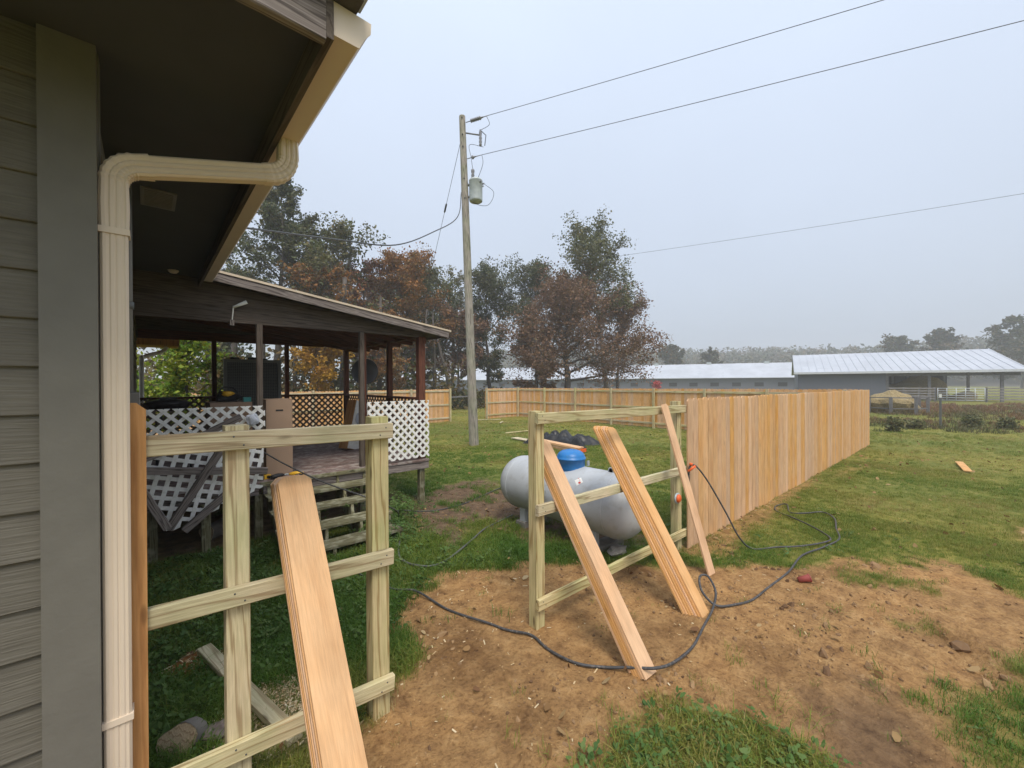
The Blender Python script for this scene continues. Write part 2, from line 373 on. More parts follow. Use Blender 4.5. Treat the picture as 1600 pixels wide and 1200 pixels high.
M['log_end'] = wood('log_end_grain', (.50, .40, .27), (.42, .33, .22), (.28, .2, .12), grain=26, knots=0, var=.1)
M['stone'] = plain('stone', (.23, .18, .16), rough=.95, var=.35, scale=14, dirt=(.33, .29, .25), bump=.8, bscale=30)
M['mesh_dark'] = plain('dark_screen', (.022, .026, .03), rough=.35, var=.4, scale=5)
M['alu'] = plain('grey_metal_frame', (.13, .135, .13), rough=.5)

def leafmat(name, cols, trans=.25):
    m_, n, b, l = mat(name); at = N(n, 'Attribute'); at.attribute_name = 'rnd'
    k = len(cols); r = ramp(n, [(i / max(1, k - 1), c) for i, c in enumerate(cols)]); l(at.outputs['Fac'], r.inputs[0])
    l(r.outputs[0], b.inputs['Base Color']); b.inputs['Roughness'].default_value = .6; b.inputs['Specular IOR Level'].default_value = .2
    tr = N(n, 'BsdfTranslucent'); l(r.outputs[0], tr.inputs[0]); ms = N(n, 'MixShader'); ms.inputs[0].default_value = trans
    o = n.nodes['Material Output']; l(b.outputs[0], ms.inputs[1]); l(tr.outputs[0], ms.inputs[2]); l(ms.outputs[0], o.inputs[0])
    return m_

# ------------------------------------------------------------------ ground: one sheet to the horizon
def axis(lo, d0, d1, hi, step, far):
    mid = np.arange(d0, d1, step)
    a, s, x = [], step, d0
    while x > lo: s *= far; x -= s; a.append(x)
    b, s, x = [], step, d1
    while x < hi: b.append(x); s *= far; x += s
    return np.array(a[::-1] + list(mid) + b)
gx = axis(-900, -.4, 7.6, 900, .04, 1.085); gy = axis(-900, -.9, 6.6, 900, .04, 1.085)
GX, GY = np.meshgrid(gx, gy); fx, fy = GX.ravel(), GY.ravel()
fz = gz(fx, fy)
nx, ny = len(gx), len(gy)
ii = (np.arange(ny - 1)[:, None] * nx + np.arange(nx - 1)[None]).ravel()
quads = np.stack([ii, ii + 1, ii + nx + 1, ii + nx], 1)
gm = bpy.data.meshes.new('ground')
gm.vertices.add(len(fx)); gm.vertices.foreach_set('co', np.stack([fx, fy, fz], 1).ravel())
gm.loops.add(quads.size); gm.loops.foreach_set('vertex_index', quads.ravel().astype(np.int32))
gm.polygons.add(len(quads)); gm.polygons.foreach_set('loop_start', (np.arange(len(quads)) * 4).astype(np.int32))
gm.polygons.foreach_set('use_smooth', np.ones(len(quads), bool)); gm.update(calc_edges=True)
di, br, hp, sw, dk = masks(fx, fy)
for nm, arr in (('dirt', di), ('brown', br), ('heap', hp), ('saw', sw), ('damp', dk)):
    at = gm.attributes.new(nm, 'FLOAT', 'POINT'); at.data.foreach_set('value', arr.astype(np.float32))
m_, n, b, l = mat('ground_soil')
geo = N(n, 'NewGeometry')
def noi(scale, det=5, rough=.55):
    q = N(n, 'TexNoise'); q.inputs['Scale'].default_value = scale; q.inputs['Detail'].default_value = det; q.inputs['Roughness'].default_value = rough
    l(geo.outputs['Position'], q.inputs['Vector']); return q.outputs[0]
def att(nm):
    q = N(n, 'Attribute'); q.attribute_name = nm; return q.outputs['Fac']
n1, n2, n3, n4 = noi(1.4, 5), noi(7, 6, .65), noi(38, 6, .7), noi(.22, 4)
ra = ramp(n, [(.26, (.15, .08, .035)), (.40, (.285, .165, .073)), (.55, (.375, .225, .098)), (.68, (.44, .28, .132)), (.8, (.52, .37, .21))]); l(n2, ra.inputs[0])
rl = ramp(n, [(.34, (.66, .61, .57)), (.46, (.97, .95, .92)), (.7, (1.14, 1.07, .97))]); l(n1, rl.inputs[0])
soil = mixc(n, 1.0, ra.outputs[0], rl.outputs[0], 'MULTIPLY')
rfine = ramp(n, [(.32, (.55, .5, .46)), (.5, (1, 1, 1)), (.72, (1.22, 1.22, 1.2))]); l(n3, rfine.inputs[0])
soil = mixc(n, .85, soil, rfine.outputs[0], 'MULTIPLY')
vo = N(n, 'TexVoronoi'); vo.inputs['Scale'].default_value = 26; l(geo.outputs['Position'], vo.inputs['Vector'])
rv = ramp(n, [(.0, (1, 1, 1)), (.10, (1, 1, 1)), (.16, (0, 0, 0))]); l(vo.outputs['Distance'], rv.inputs[0])
vr = N(n, 'Math', operation='GREATER_THAN'); l(vo.outputs['Color'], vr.inputs[0]); vr.inputs[1].default_value = .62
vm = N(n, 'Math', operation='MULTIPLY'); l(rv.outputs[0], vm.inputs[0]); l(vr.outputs[0], vm.inputs[1])
soil = mixc(n, vm.outputs[0], soil, (.50, .33, .15))
earth = ramp(n, [(.3, (.085, .055, .035)), (.55, (.16, .105, .065)), (.75, (.24, .175, .11))]); l(n2, earth.inputs[0])
gr = ramp(n, [(.3, (.095, .108, .025)), (.5, (.175, .18, .048)), (.7, (.275, .225, .09))]); l(n2, gr.inputs[0])
gr2 = ramp(n, [(.35, (.75, .9, .7)), (.6, (1.25, 1.15, .9))]); l(n4, gr2.inputs[0])
c = mixc(n, 1.0, gr.outputs[0], gr2.outputs[0], 'MULTIPLY'); c = mixc(n, .6, c, rfine.outputs[0], 'MULTIPLY')
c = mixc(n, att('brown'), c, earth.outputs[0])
c = mixc(n, att('dirt'), c, soil)
dmp = N(n, 'Math', operation='MULTIPLY'); l(att('damp'), dmp.inputs[0]); dmp.inputs[1].default_value = .75
c = mixc(n, dmp.outputs[0], c, mixc(n, 1.0, earth.outputs[0], (.95, .9, .85), 'MULTIPLY'))
hc = ramp(n, [(.35, (.20, .075, .02)), (.65, (.36, .16, .05))]); l(n3, hc.inputs[0]); c = mixc(n, att('heap'), c, hc.outputs[0])
sm_ = ramp(n, [(.42, (0, 0, 0)), (.6, (.7, .7, .7))]); l(n3, sm_.inputs[0])
sf = N(n, 'Math', operation='MULTIPLY'); l(sm_.outputs[0], sf.inputs[0]); l(att('saw'), sf.inputs[1]); c = mixc(n, sf.outputs[0], c, (.50, .40, .27))
l(c, b.inputs['Base Color']); b.inputs['Roughness'].default_value = .95; b.inputs['Specular IOR Level'].default_value = .15
bp = N(n, 'Bump'); bp.inputs['Strength'].default_value = 1.0; bp.inputs['Distance'].default_value = .035
hsum = N(n, 'Math', operation='MULTIPLY_ADD'); l(n3, hsum.inputs[0]); hsum.inputs[1].default_value = .7; l(n2, hsum.inputs[2]); l(hsum.outputs[0], bp.inputs['Height']); l(bp.outputs[0], b.inputs['Normal'])
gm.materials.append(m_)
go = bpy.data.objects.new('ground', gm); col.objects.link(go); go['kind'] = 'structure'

# ------------------------------------------------------------------ the house
house = thing('house', 'grey lap-sided house corner with tan gutter and downspout at the left edge', 'house', (-.14, 2.2, 0))
FY, SX, SOF = 2.2, -.14, 3.27
FAS = 3.17
mb = MB(); mb.box((-4.0, FY + .03, -.1), (SX - .03, 9.9, SOF + .02)); mb.box((-1.5, 6.2, SOF + .021), (SX - .004, 9.9, 3.42)); mb.build('wall', M['siding'], house)
mb = MB(); mb.box((-3.98, FY + .012, -.2), (SX - .012, FY + .03, .12)); mb.build('foundation', M['concrete'], house)
EXP = .1703
for k in range(19):
    z0 = .02 + k * EXP
    # length along X, so the grain is laid along the board
    o = plank('siding_board', (-4.0, FY + .014, z0 + .095), (SX - .146, FY + .014, z0 + .095), .19, .019, M['siding'], house, wdir=(0, .085, 1))
for k in range(18):
    z0 = .06 + k * EXP
    plank('siding_board', (SX - .014, FY + .02, z0 + .095), (SX - .014, 9.9, z0 + .095), .19, .0165, M['siding'], house, wdir=(-.085, 0, 1))
mb = MB(); mb.box((SX - .145, FY - .024, .04), (SX + .002, FY + .028, SOF - .002)); mb.build('corner_trim', M['trim'], house)
mb = MB(); mb.box((SX - .03, FY + .0285, .04), (SX + .022 - .02 + .004, FY + .10, SOF - .002)); mb.build('corner_trim', M['trim'], house)
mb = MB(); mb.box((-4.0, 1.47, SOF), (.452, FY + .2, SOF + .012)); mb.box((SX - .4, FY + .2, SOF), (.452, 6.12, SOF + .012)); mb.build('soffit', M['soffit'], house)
mb = MB(); mb.box((.4525, 1.43, FAS - .012), (.4765, 6.11, FAS + .16)); mb.build('fascia', M['porch_wood'], house, grain='y')
plank('fascia_board', (-4.0, 1.449, FAS + .062), (.452, 1.449, FAS + .062), .17, .036, M['grey_wood'], house, wdir=(0, 0, 1), label='weathered bare wood fascia board')
# hipped roof over the eave
mb = MB()
e0, rz0 = .56, FAS + .155
P = [(-4.0, 1.38, rz0), (e0, 1.38, rz0), (e0, 6.1, rz0), (-4.0, 6.1, rz0)]
top = [(-4.0, 4.0, rz0 + 1.0), (-2.0, 4.0, rz0 + 1.0), (-2.0, 6.1, rz0 + 1.0)]
mb.add(P + top + [(p[0], p[1], p[2] - .02) for p in P], [(0, 1, 5, 4), (1, 2, 6, 5), (7, 10, 9, 8), (0, 7, 8, 1), (1, 8, 9, 2), (4, 5, 6, 3), (2, 9, 10, 3, 6)]); mb.build('roof', M['shingle'], house)
mb = MB(); mb.box((.30, 1.362, rz0 + .002), (.578, 1.46, rz0 + .022)); mb.build('roof_edge_flashing', M['galv'], house)
# gutter: K profile run along the eave, its end cap toward us
gp = [(.478, 3.190), (.566, 3.190), (.572, 3.205), (.588, 3.235), (.607, 3.262), (.609, 3.295), (.597, 3.297), (.596, 3.27), (.578, 3.245), (.560, 3.198), (.484, 3.198), (.484, 3.30), (.478, 3.30)]
mb = MB(); nP = len(gp)
y0, y1 = 1.45, 5.86
mb.add([(x, y0, z) for x, z in gp] + [(x, y1, z) for x, z in gp], [(i, (i + 1) % nP, nP + (i + 1) % nP, nP + i) for i in range(nP)] + [tuple(range(nP)), tuple(range(nP, 2 * nP))[::-1]])
gut = mb.build('gutter', M['tan'], house)
capo = [(.476, 3.187), (.568, 3.187), (.574, 3.203), (.590, 3.233), (.610, 3.260), (.612, 3.298), (.476, 3.302)]
mb = MB(); mb.prism([(x, 1.449, z) for x, z in capo], (0, -.006, 0)); mb.build('end_cap', M['tan'], gut)
mb = MB(); mb.prism([(x, 5.861, z) for x, z in capo], (0, .006, 0)); mb.build('end_cap', M['tan'], gut)
# downspout: fluted 2x3 pipe up the wall, across under the soffit and into the gutter
def flute(w_, d_):
    """closed outline with three grooves on the outer faces"""
    o = []; h, t = w_ / 2, d_ / 2; r = .008
    for x in np.linspace(-h + r, h - r, 15):
        g = .0035 * max(0, math.sin((x + h) / w_ * math.pi * 8)) if abs(x) < h * .72 else 0
        o.append((x, -t + g))
    o.append((h, -t + r))
    for y in np.linspace(-t + r * 1.5, t - r * 1.5, 9):
        o.append((h - (.003 * max(0, math.sin((y + t) / d_ * math.pi * 6)) if abs(y) < t * .7 else 0), y))
    o.append((h, t - r)); o.append((h - r, t)); o.append((-h + r, t)); o.append((-h, t - r)); o.append((-h, -t + r))
    return o
def sweep(path, prof, name, parent, crimp=None, xdir=(1, 0, 0)):
    path = [Vector(p) for p in path]; mb = MB(); k = len(path); q = len(prof); vs = []
    X = Vector(xdir)
    for i, p in enumerate(path):
        t = (path[min(i + 1, k - 1)] - path[max(i - 1, 0)]).normalized()
        yv = Vector((0, 1, 0)); yv = (yv - t * yv.dot(t)).normalized(); xv = yv.cross(t)
        s = 1 + (crimp if (crimp and i % 2) else 0)
        vs += [p + xv * a * s + yv * b_ * s for a, b_ in prof]
    fs = [(i * q + j, i * q + (j + 1) % q, (i + 1) * q + (j + 1) % q, (i + 1) * q + j) for i in range(k - 1) for j in range(q)] + [tuple(range(q))[::-1], tuple((k - 1) * q + j for j in range(q))]
    mb.add(vs, fs); return mb.build(name, M['tan'], parent)
DXc, DYc = -.094, 2.240
pf = flute(.080, .062)
ds = sweep([(DXc, DYc, .0), (DXc, DYc, 1.3), (DXc, DYc, 2.60)], pf, 'downspout', house)
pf2 = [(a * 1.05, b_ * 1.05) for a, b_ in pf]
def arc(c0, a0, a1, r, n_=13):
    return [(c0[0] + r * math.cos(a), DYc, c0[1] + r * math.sin(a)) for a in np.linspace(a0, a1, n_)]
# lower elbow turns from vertical to the slightly rising cross run, upper one back to vertical
slope = math.atan2(.135, .50)
r1 = .085; c1 = (DXc + r1, 2.795)
el1 = [(DXc, DYc, 2.585), (DXc, DYc, 2.70)] + arc(c1, math.pi, math.pi / 2 + slope, r1)
d_run = Vector((math.cos(slope), 0, math.sin(slope)))
e1 = Vector(el1[-1]); el1 += [tuple(e1 + d_run * .05)]
sweep(el1, pf2, 'elbow', ds, crimp=.07)
s1 = e1 + d_run * .03; s2 = s1 + d_run * .452
sweep([s1, s2], pf, 'cross_pipe', ds)
e2 = s2 - d_run * .02; r2 = .105
nrm = Vector((-math.sin(slope), 0, math.cos(slope))); c2 = e2 + d_run * .03 + nrm * r2
el2 = [tuple(e2)] + [(c2.x + r2 * math.cos(a), DYc, c2.z + r2 * math.sin(a)) for a in np.linspace(-math.pi / 2 + slope, 0, 13)]
el2 += [(el2[-1][0], DYc, 3.192)]
sweep(el2, pf2, 'elbow', ds, crimp=.07)
for z in (2.585, .68):
    mb = MB(); mb.box((DXc - .0455, DYc - .0365, z), (DXc + .0455, DYc + .0365, z + .024)); mb.build('strap', M['tan'], ds)
# soffit vent
sv = part_empty('soffit_vent', house, (.06, 3.7, SOF - .01), label='dark slotted soffit vent')
mb = MB()
for a0, a1, b0, b1 in ((-.03, .155, 3.52, 3.55), (-.03, .155, 3.84, 3.87), (-.03, -.01, 3.55, 3.84), (.135, .155, 3.55, 3.84)): mb.box((a0, b0, SOF - .008), (a1, b1, SOF - .001))
mb.build('vent_frame', M['conduit'], sv)
mb = MB(); mb.box((-.012, 3.55, SOF - .003), (.137, 3.84, SOF - .0005)); mb.build('vent_slot_shade', M['black'], sv)  # black sheet, the shade in the gaps between slats painted on
for k in range(9):
    mb = MB(); mb.box((-.01, 3.562 + k * .031, SOF - .009), (.135, 3.576 + k * .031, SOF - .003)); mb.build('vent_slat', M['conduit'], sv)
mb = MB(); mb.lathe([(.0, 0), (.03, .004), (.045, .02), (.05, .035)], Matrix.Translation((.22, 5.9, SOF - .036)), 16); mb.build('eave_light', M['tan'], house)
# service conduit, meter box and cables by the porch
mb = MB(); mb.tube([(SX + .05, 3.12, 1.95), (SX + .05, 3.12, SOF)], .032, 10); cdt = mb.build('conduit', M['conduit'], house)
mb = MB(); mb.box((SX + .003, 2.98, 1.42), (SX + .105, 3.24, 1.955)); mb.build('meter_box', M['conduit'], house)
mb = MB(); mb.tube([(SX + .05, 3.12, 2.42), (SX + .05, 3.12, 2.46)], .038, 10); mb.build('conduit_clamp', M['alu'], cdt)
mb = MB(); mb.tube(spline([(SX + .02, 4.4, 2.9), (SX + .02, 4.35, 2.3), (SX + .035, 4.1, 1.95), (SX + .03, 3.9, 1.5)]), .009, 6); mb.build('cable', M['black'], house)
mb = MB(); mb.tube(spline([(SX + .02, 4.9, 2.95), (SX + .02, 4.9, 2.2), (SX + .04, 4.6, 1.8), (SX + .03, 4.5, 1.4)]), .007, 6); mb.build('cable', M['black'], house)
# far corner of the house beyond the porch: small eave and a pale downspout
mb = MB(); mb.box((-.8, 9.91, 2.72), (.45, 10.6, 2.86)); mb.build('rear_eave', M['cedar_old'], house)
mb = MB(); mb.tube(spline([(.28, 10.2, 2.72), (.2, 10.2, 2.62), (-.05, 10.05, 2.5), (-.08, 9.96, 2.3), (-.08, 9.96, .4)], 5), .035, 8); mb.build('rear_downspout', M['white'], house)

# ------------------------------------------------------------------ the porch
porch = thing('porch', 'raised covered porch with dark posts, white lattice and open mossy steps', 'porch', (1.7, 8, 0))
DK = .745
y = 6.02
while y < 9.78:
    plank('deck_board', (SX + .01, y + .07, DK - .019), (3.50, y + .07, DK - .019), .138, .038, M['deck'], porch, wdir=(0, 1, 0)); y += .144
plank('rim_board', (1.1, 6.055, .655), (3.50, 6.055, .655), .138, .036, M['grey_wood'], porch, wdir=(0, 0, 1))
plank('rim_board', (SX + .02, 6.055, .655), (1.05, 6.055, .655), .138, .036, M['grey_wood'], porch, wdir=(0, 0, 1))
plank('rim_board', (3.475, 6.08, .655), (3.475, 9.75, .655), .138, .036, M['grey_wood'], porch, wdir=(0, 0, 1))
for yy in (6.6, 7.4, 8.2, 9.0, 9.7):
    plank('joist', (SX + .02, yy, .65), (3.45, yy, .65), .13, .036, M['porch_wood'], porch, wdir=(0, 0, 1))
for px_, py_ in ((3.40, 6.12), (2.42, 6.16), (1.06, 6.14), (.03, 6.16), (3.40, 8.0), (3.40, 9.6), (1.1, 9.6), (2.3, 8.0), (.5, 5.98)):
    plank('support_post', (px_, py_, g1(px_, py_) - .1), (px_, py_, .585), .09, .09, M['step'], porch)
# steps
for k, (z, ye) in enumerate(((.59, 5.74), (.44, 5.46), (.29, 5.15), (.14, 4.86))):
    for q in range(2):
        plank('step_tread', (1.10, ye + .07 + q * .135, z - .019), (2.44, ye + .07 + q * .135, z - .019), .128, .038, M['step'], porch, wdir=(0, 1, 0))
for xs in (1.14, 1.58, 2.0, 2.38):
    mb = MB(); prof = [(6.03, .70), (6.03, .38), (5.1, -.05), (4.86, -.05), (4.88, .119), (5.13, .119), (5.15, .119), (5.165, .269), (5.44, .269), (5.475, .419), (5.72, .419), (5.76, .569), (6.0, .569)]
    mb.prism([(xs, a, c_) for a, c_ in prof], (.036, 0, 0)); mb.build('stringer', M['step'], porch)
plank('nosing', (1.06, 6.005, .722), (2.46, 6.005, .722), .05, .036, M['step'], porch, wdir=(0, 0, 1))
# posts
BB = 2.77
for x in (1.085, 2.42): plank('post', (x, 6.15, DK), (x, 6.15, BB), .066, .075, M['porch_wood'], porch)
plank('post', (3.42, 6.15, DK), (3.42, 6.15, BB), .12, .11, M['porch_red'], porch)
for yy, w_ in ((7.33, .09), (9.6, .1)): plank('post', (3.42, yy, DK), (3.42, yy, BB), .085, w_, M['porch_red'], porch, wdir=(0, 1, 0))
for x in (.955, 2.21): plank('post', (x, 9.68, DK), (x, 9.68, BB + .05), .075, .085, M['porch_red'], porch)
plank('post', (2.50, 6.26, DK), (2.50, 6.26, BB), .06, .06, M['porch_red'], porch)
# beams, gable boards, roof
rake = lambda x: 3.43 - .139 * x
mb = MB(); mb.box((SX - .03, 6.135, BB), (3.48, 6.165, 2.955)); mb.build('gable_board', M['porch_wood'], porch, grain='x')
mb = MB(); mb.prism([(SX - .03, 6.14, 2.962), (3.30, 6.14, 2.962), (3.28, 6.14, rake(3.28) - .105), (SX - .03, 6.14, rake(SX) - .105)], (0, .03, 0)); mb.build('gable_board', M['porch_wood'], porch, grain='x')
plank('beam', (SX + .02, 6.215, 2.85), (3.47, 6.215, 2.85), .15, .05, M['porch_red'], porch, wdir=(0, 0, 1))
mb = MB(); mb.prism([(SX - .03, 9.715, 2.825), (3.40, 9.715, 2.825), (3.40, 9.715, rake(3.40) - .1), (SX - .03, 9.715, rake(SX) - .1)], (0, .03, 0)); mb.build('gable_board', M['porch_wood'], porch, grain='x')
plank('beam', (SX + .02, 9.68, 2.90), (3.47, 9.68, 2.90), .16, .06, M['porch_red'], porch, wdir=(0, 0, 1))
plank('beam', (3.43, 6.25, 2.83), (3.43, 9.64, 2.83), .13, .06, M['porch_red'], porch, wdir=(0, 0, 1))
for k in range(7):
    yy = 6.55 + k * .5
    plank('rafter', (-.1, yy, rake(-.1) - .15), (3.75, yy, rake(3.75) - .15), .10, .038, M['porch_red'], porch, wdir=(0, 0, 1))
mb = MB(); mb.prism([(SX, 5.93, rake(SX) - .09), (3.80, 5.93, rake(3.80) - .09), (3.80, 5.93, rake(3.80) - .03), (SX, 5.93, rake(SX) - .03)], (0, 4.1, 0)); mb.build('roof', M['porch_wood'], porch, grain='x')
mb = MB(); mb.prism([(SX - .3, 5.885, rake(SX - .3) - .028), (3.86, 5.885, rake(3.86) - .028), (3.86, 5.885, rake(3.86)), (SX - .3, 5.885, rake(SX - .3))], (0, 4.2, 0)); mb.build('roof_sheet', M['roof_edge'], porch)
plank('rake_board', (.5, 5.912, rake(.5) - .085), (3.82, 5.912, rake(3.82) - .085), .10, .03, M['grey_wood'], porch, wdir=(0, 0, 1))
plank('eave_board', (3.82, 5.93, rake(3.82) - .075), (3.82, 10.0, rake(3.82) - .075), .085, .03, M['grey_wood'], porch, wdir=(0, 0, 1))
# railings behind
plank('rail', (SX + .02, 9.66, 1.755), (3.38, 9.66, 1.755), .085, .036, M['porch_red'], porch, wdir=(0, 1, 0))
plank('rail', (3.42, 6.22, 1.745), (3.42, 9.55, 1.745), .085, .036, M['porch_red'], porch, wdir=(1, 0, 0))
def clip(poly, a, b_, c_):
    """keep a*x+b*y<=c"""
    o = []
    for i in range(len(poly)):
        p, q = poly[i], poly[(i + 1) % len(poly)]; dp = a * p[0] + b_ * p[1] - c_; dq = a * q[0] + b_ * q[1] - c_
        if dp <= 0: o.append(p)
        if (dp < 0) != (dq < 0):
            t = dp / (dp - dq); o.append((p[0] + t * (q[0] - p[0]), p[1] + t * (q[1] - p[1])))
    return o
def lattice(parent, poly, o3, ux, uz, nrm, mt, ang=45, pitch=.092, wd=.037, th=.006, name='lattice_panel', joined=False, skip=0, label=None, seed=1):
    rg = random.Random(seed); ux, uz, nrm, o3 = Vector(ux), Vector(uz), Vector(nrm), Vector(o3)
    if not joined: pe = part_empty(name, parent, o3 + ux * poly[0][0] + uz * poly[0][1], label)
    J = MB()
    for layer, a in ((0, R_(ang)), (1, R_(ang + 90))):
        na, nb = -math.sin(a), math.cos(a)
        pr = [na * p[0] + nb * p[1] for p in poly]; c_ = math.ceil(min(pr) / pitch) * pitch
        while c_ < max(pr):
            if rg.random() >= skip:
                q = clip(clip(poly, na, nb, c_ + wd / 2), -na, -nb, -(c_ - wd / 2))
                if len(q) >= 3:
                    mb_ = J if joined else MB()
                    off = nrm * (layer * (th + .0006)); mb_.prism([o3 + off + ux * s + uz * t for s, t in q], nrm * th)
                    if not joined: mb_.build('slat', mt, pe)
            c_ += pitch
    if joined: return tag(J.build(name, mt, parent), label, kind='stuff')
    return pe
lattice(porch, [(2.455, .785), (3.50, .785), (3.50, 1.72), (2.455, 1.72)], (0, 6.03, 0), (1, 0, 0), (0, 0, 1), (0, -1, 0), M['white'], label='straight white lattice panel right of the steps')
lattice(porch, [(-.10, 1.36), (1.12, 1.36), (1.12, 1.725), (-.10, 1.725)], (0, 6.03, 0), (1, 0, 0), (0, 0, 1), (0, -1, 0), M['white'], label='white lattice panel left of the steps, still upright')
lattice(porch, [(-.1, .8), (3.38, .8), (3.38, 1.735), (-.1, 1.735)], (0, 9.73, 0), (1, 0, 0), (0, 0, 1), (0, -1, 0), M['brown_lattice'], joined=True, label='brown lattice behind the deck')
lattice(porch, [(6.25, .8), (9.55, .8), (9.55, 1.725), (6.25, 1.725)], (3.46, 0, 0), (0, 1, 0), (0, 0, 1), (-1, 0, 0), M['brown_lattice'], joined=True, label='brown lattice on the far side of the deck')
# service drop anchor on the gable
an = part_empty('service_anchor', porch, (.86, 6.1, 2.95))
mb = MB(); mb.tube([(.80, 6.10, 2.955), (.94, 6.08, 3.035)], [.016, .024], 10); mb.build('insulator', M['white'], an)
mb = MB(); mb.tube(spline([(.80, 6.10, 2.955), (.795, 6.10, 2.88), (.788, 6.11, 2.80)]), .007, 6); mb.build('wire_tail', M['white'], an)
mb = MB(); mb.box((.765, 6.095, 2.73), (.81, 6.133, 2.80)); mb.build('connector', M['grey_wood'], an)

# fallen railing: lattice and weathered rails hanging in front of the deck
bl = thing('broken_railing', 'collapsed railing of white lattice and weathered grey rails hanging before the deck', 'railing', (.5, 5.6, .45))
lattice(bl, [(-.10, 1.34), (1.05, 1.22), (1.03, .76), (.62, .60), (.15, .43), (-.10, .92)], (0, 5.62, 0), (1, 0, 0), (0, .10, 1), (0, -1, 0), M['white'], ang=-15, pitch=.10, wd=.04, skip=.06, seed=4, label='tilted broken white lattice')
for a, b_, w_ in (((-.10, 5.56, 1.135), (1.06, 5.60, .965), .075), ((.15, 5.52, .50), (.62, 5.55, 1.30), .075), ((-.10, 5.50, 1.05), (.145, 5.50, .52), .075),
                  ((.28, 5.58, .44), (.86, 5.62, .93), .075), ((.36, 5.57, 1.40), (.80, 5.60, 1.625), .07), ((-.05, 5.60, 1.235), (.45, 5.6, 1.40), .06)):
    plank('broken_rail', a, b_, w_, .045, M['grey_wood'], bl, wdir=(.3, 0, 1))

# ------------------------------------------------------------------ fences
PW, PT, PL = .1395, .016, 1.83
rp = random.Random(11)
def picket_row(parent, a, b_, face, z0, z1, mt, jit=.007, L_=PL):
    """pickets set side by side from a to b (xy); face = unit normal of the side they are nailed to"""
    a, b_ = Vector((*a, 0)), Vector((*b_, 0)); d = b_ - a; Ln = d.length; d.normalize(); k = int(Ln / (PW + .0035))
    for i in range(k):
        p = a + d * ((i + .5) * Ln / k); t = (i + .5) / k; z = z0 + (z1 - z0) * t + rp.uniform(-jit, jit) + .006 * math.sin(i * .35)
        q = p + Vector(face) * rp.uniform(0, .003)
        plank('picket', (q.x, q.y, z), (q.x + d.x * rp.uniform(-.004, .004), q.y, z + L_), PW, PT, mt, parent, wdir=(d.x, d.y, 0), kind='dogear')
# left section between the house and the gateway
fs = thing('fence_section', 'unfinished fence panel of green-tinted posts and rails joined to the house', 'fence', (.5, 2.38, 0))
plank('post', (.32, 2.392, -.35), (.32, 2.392, 1.80), .098, .098, M['treated'], fs)
plank('post', (1.032, 2.392, -.35), (1.032, 2.392, 1.80), .104, .098, M['treated'], fs)
for z0, z1 in ((1.742, 1.718), (1.012, .962), (.288, .208)):
    plank('rail', (-.13, 2.322, z0), (1.095, 2.322, z1), .089, .038, M['treated'], fs, wdir=(0, 0, 1))
plank('picket', (-.076, 2.293, .05), (-.076, 2.293, 1.925), .14, .018, M['cedar_old'], fs, wdir=(1, 0, 0), kind='dogear', label='orange-brown end picket beside the downspout')
def nails(parent, pts):
    for p in pts:
        mb_ = MB(); mb_.lathe([(.0042, 0), (.0042, .0018), (.001, .0026)], Matrix.Translation(p) @ Matrix.Rotation(math.pi / 2, 4, 'X'), 8); mb_.build('nail', M['wire'], parent)
for x in (.30, .34, 1.015, 1.05):
    for z0, z1 in ((1.742, 1.718), (1.012, .962), (.288, .208)):
        nails(fs, [(x, 2.3028, z0 + (z1 - z0) * (x + .13) / 1.225 + (.02 if x in (.30, 1.05) else -.022))])
# long fence running off to the right
FX1 = 17.95
lf = thing('picket_fence', 'long new cedar picket fence running away to the right from the gateway', 'fence', (10, 2.38, 0))
for x in (2.39, 4.78, 7.2, 9.65, 12.1, 14.5, 16.6, 17.9):
    plank('post', (x, 2.392, g1(x, 2.39) - .35), (x, 2.392, 1.765 - .06 * max(0, x - 4.8) / 13), .095, .095, M['treated'], lf)
for z in (1.705, .965, .205):
    plank('rail', (2.325, 2.322, z + .005), (4.85, 2.322, z - .03), .089, .038, M['treated'], lf, wdir=(0, 0, 1))
    plank('rail', (4.86, 2.322, z - .035), (FX1, 2.322, z - .11), .089, .038, M['treated'], lf, wdir=(0, 0, 1))
for x in (2.375, 2.405):
    nails(lf, [(x, 2.3028, z + (.02 if x < 2.39 else -.015)) for z in (1.71, .97, .21)])
picket_row(lf, (4.86, 2.292), (FX1 + .02, 2.292), (0, -1, 0), -.035, -.125, M['cedar'])
# side fence beyond the lawn, seen from inside: posts and rails face us
SFX = 17.85; BFY = 19.5
sf_ = thing('picket_fence', 'cedar fence along the far side of the lawn with posts and rails facing us', 'fence', (SFX, 11, 0))
yy = 2.75; k = 0
for yy in np.linspace(2.9, BFY, 8):
    plank('post', (SFX, yy, -.5), (SFX, yy, 1.70), .095, .095, M['treated'], sf_)
for z in (1.58, .82, .08):
    for a in range(7):
        ya = 2.9 + a * (BFY - 2.9) / 7; yb = 2.9 + (a + 1) * (BFY - 2.9) / 7
        plank('rail', (SFX + .067, ya + .002, z - .03), (SFX + .067, yb - .002, z - .035), .089, .038, M['treated'], sf_, wdir=(0, 0, 1))
picket_row(sf_, (SFX + .096, 2.42), (SFX + .096, BFY + .1), (1, 0, 0), -.115, -.175, M['cedar_old' if 0 else 'cedar'])
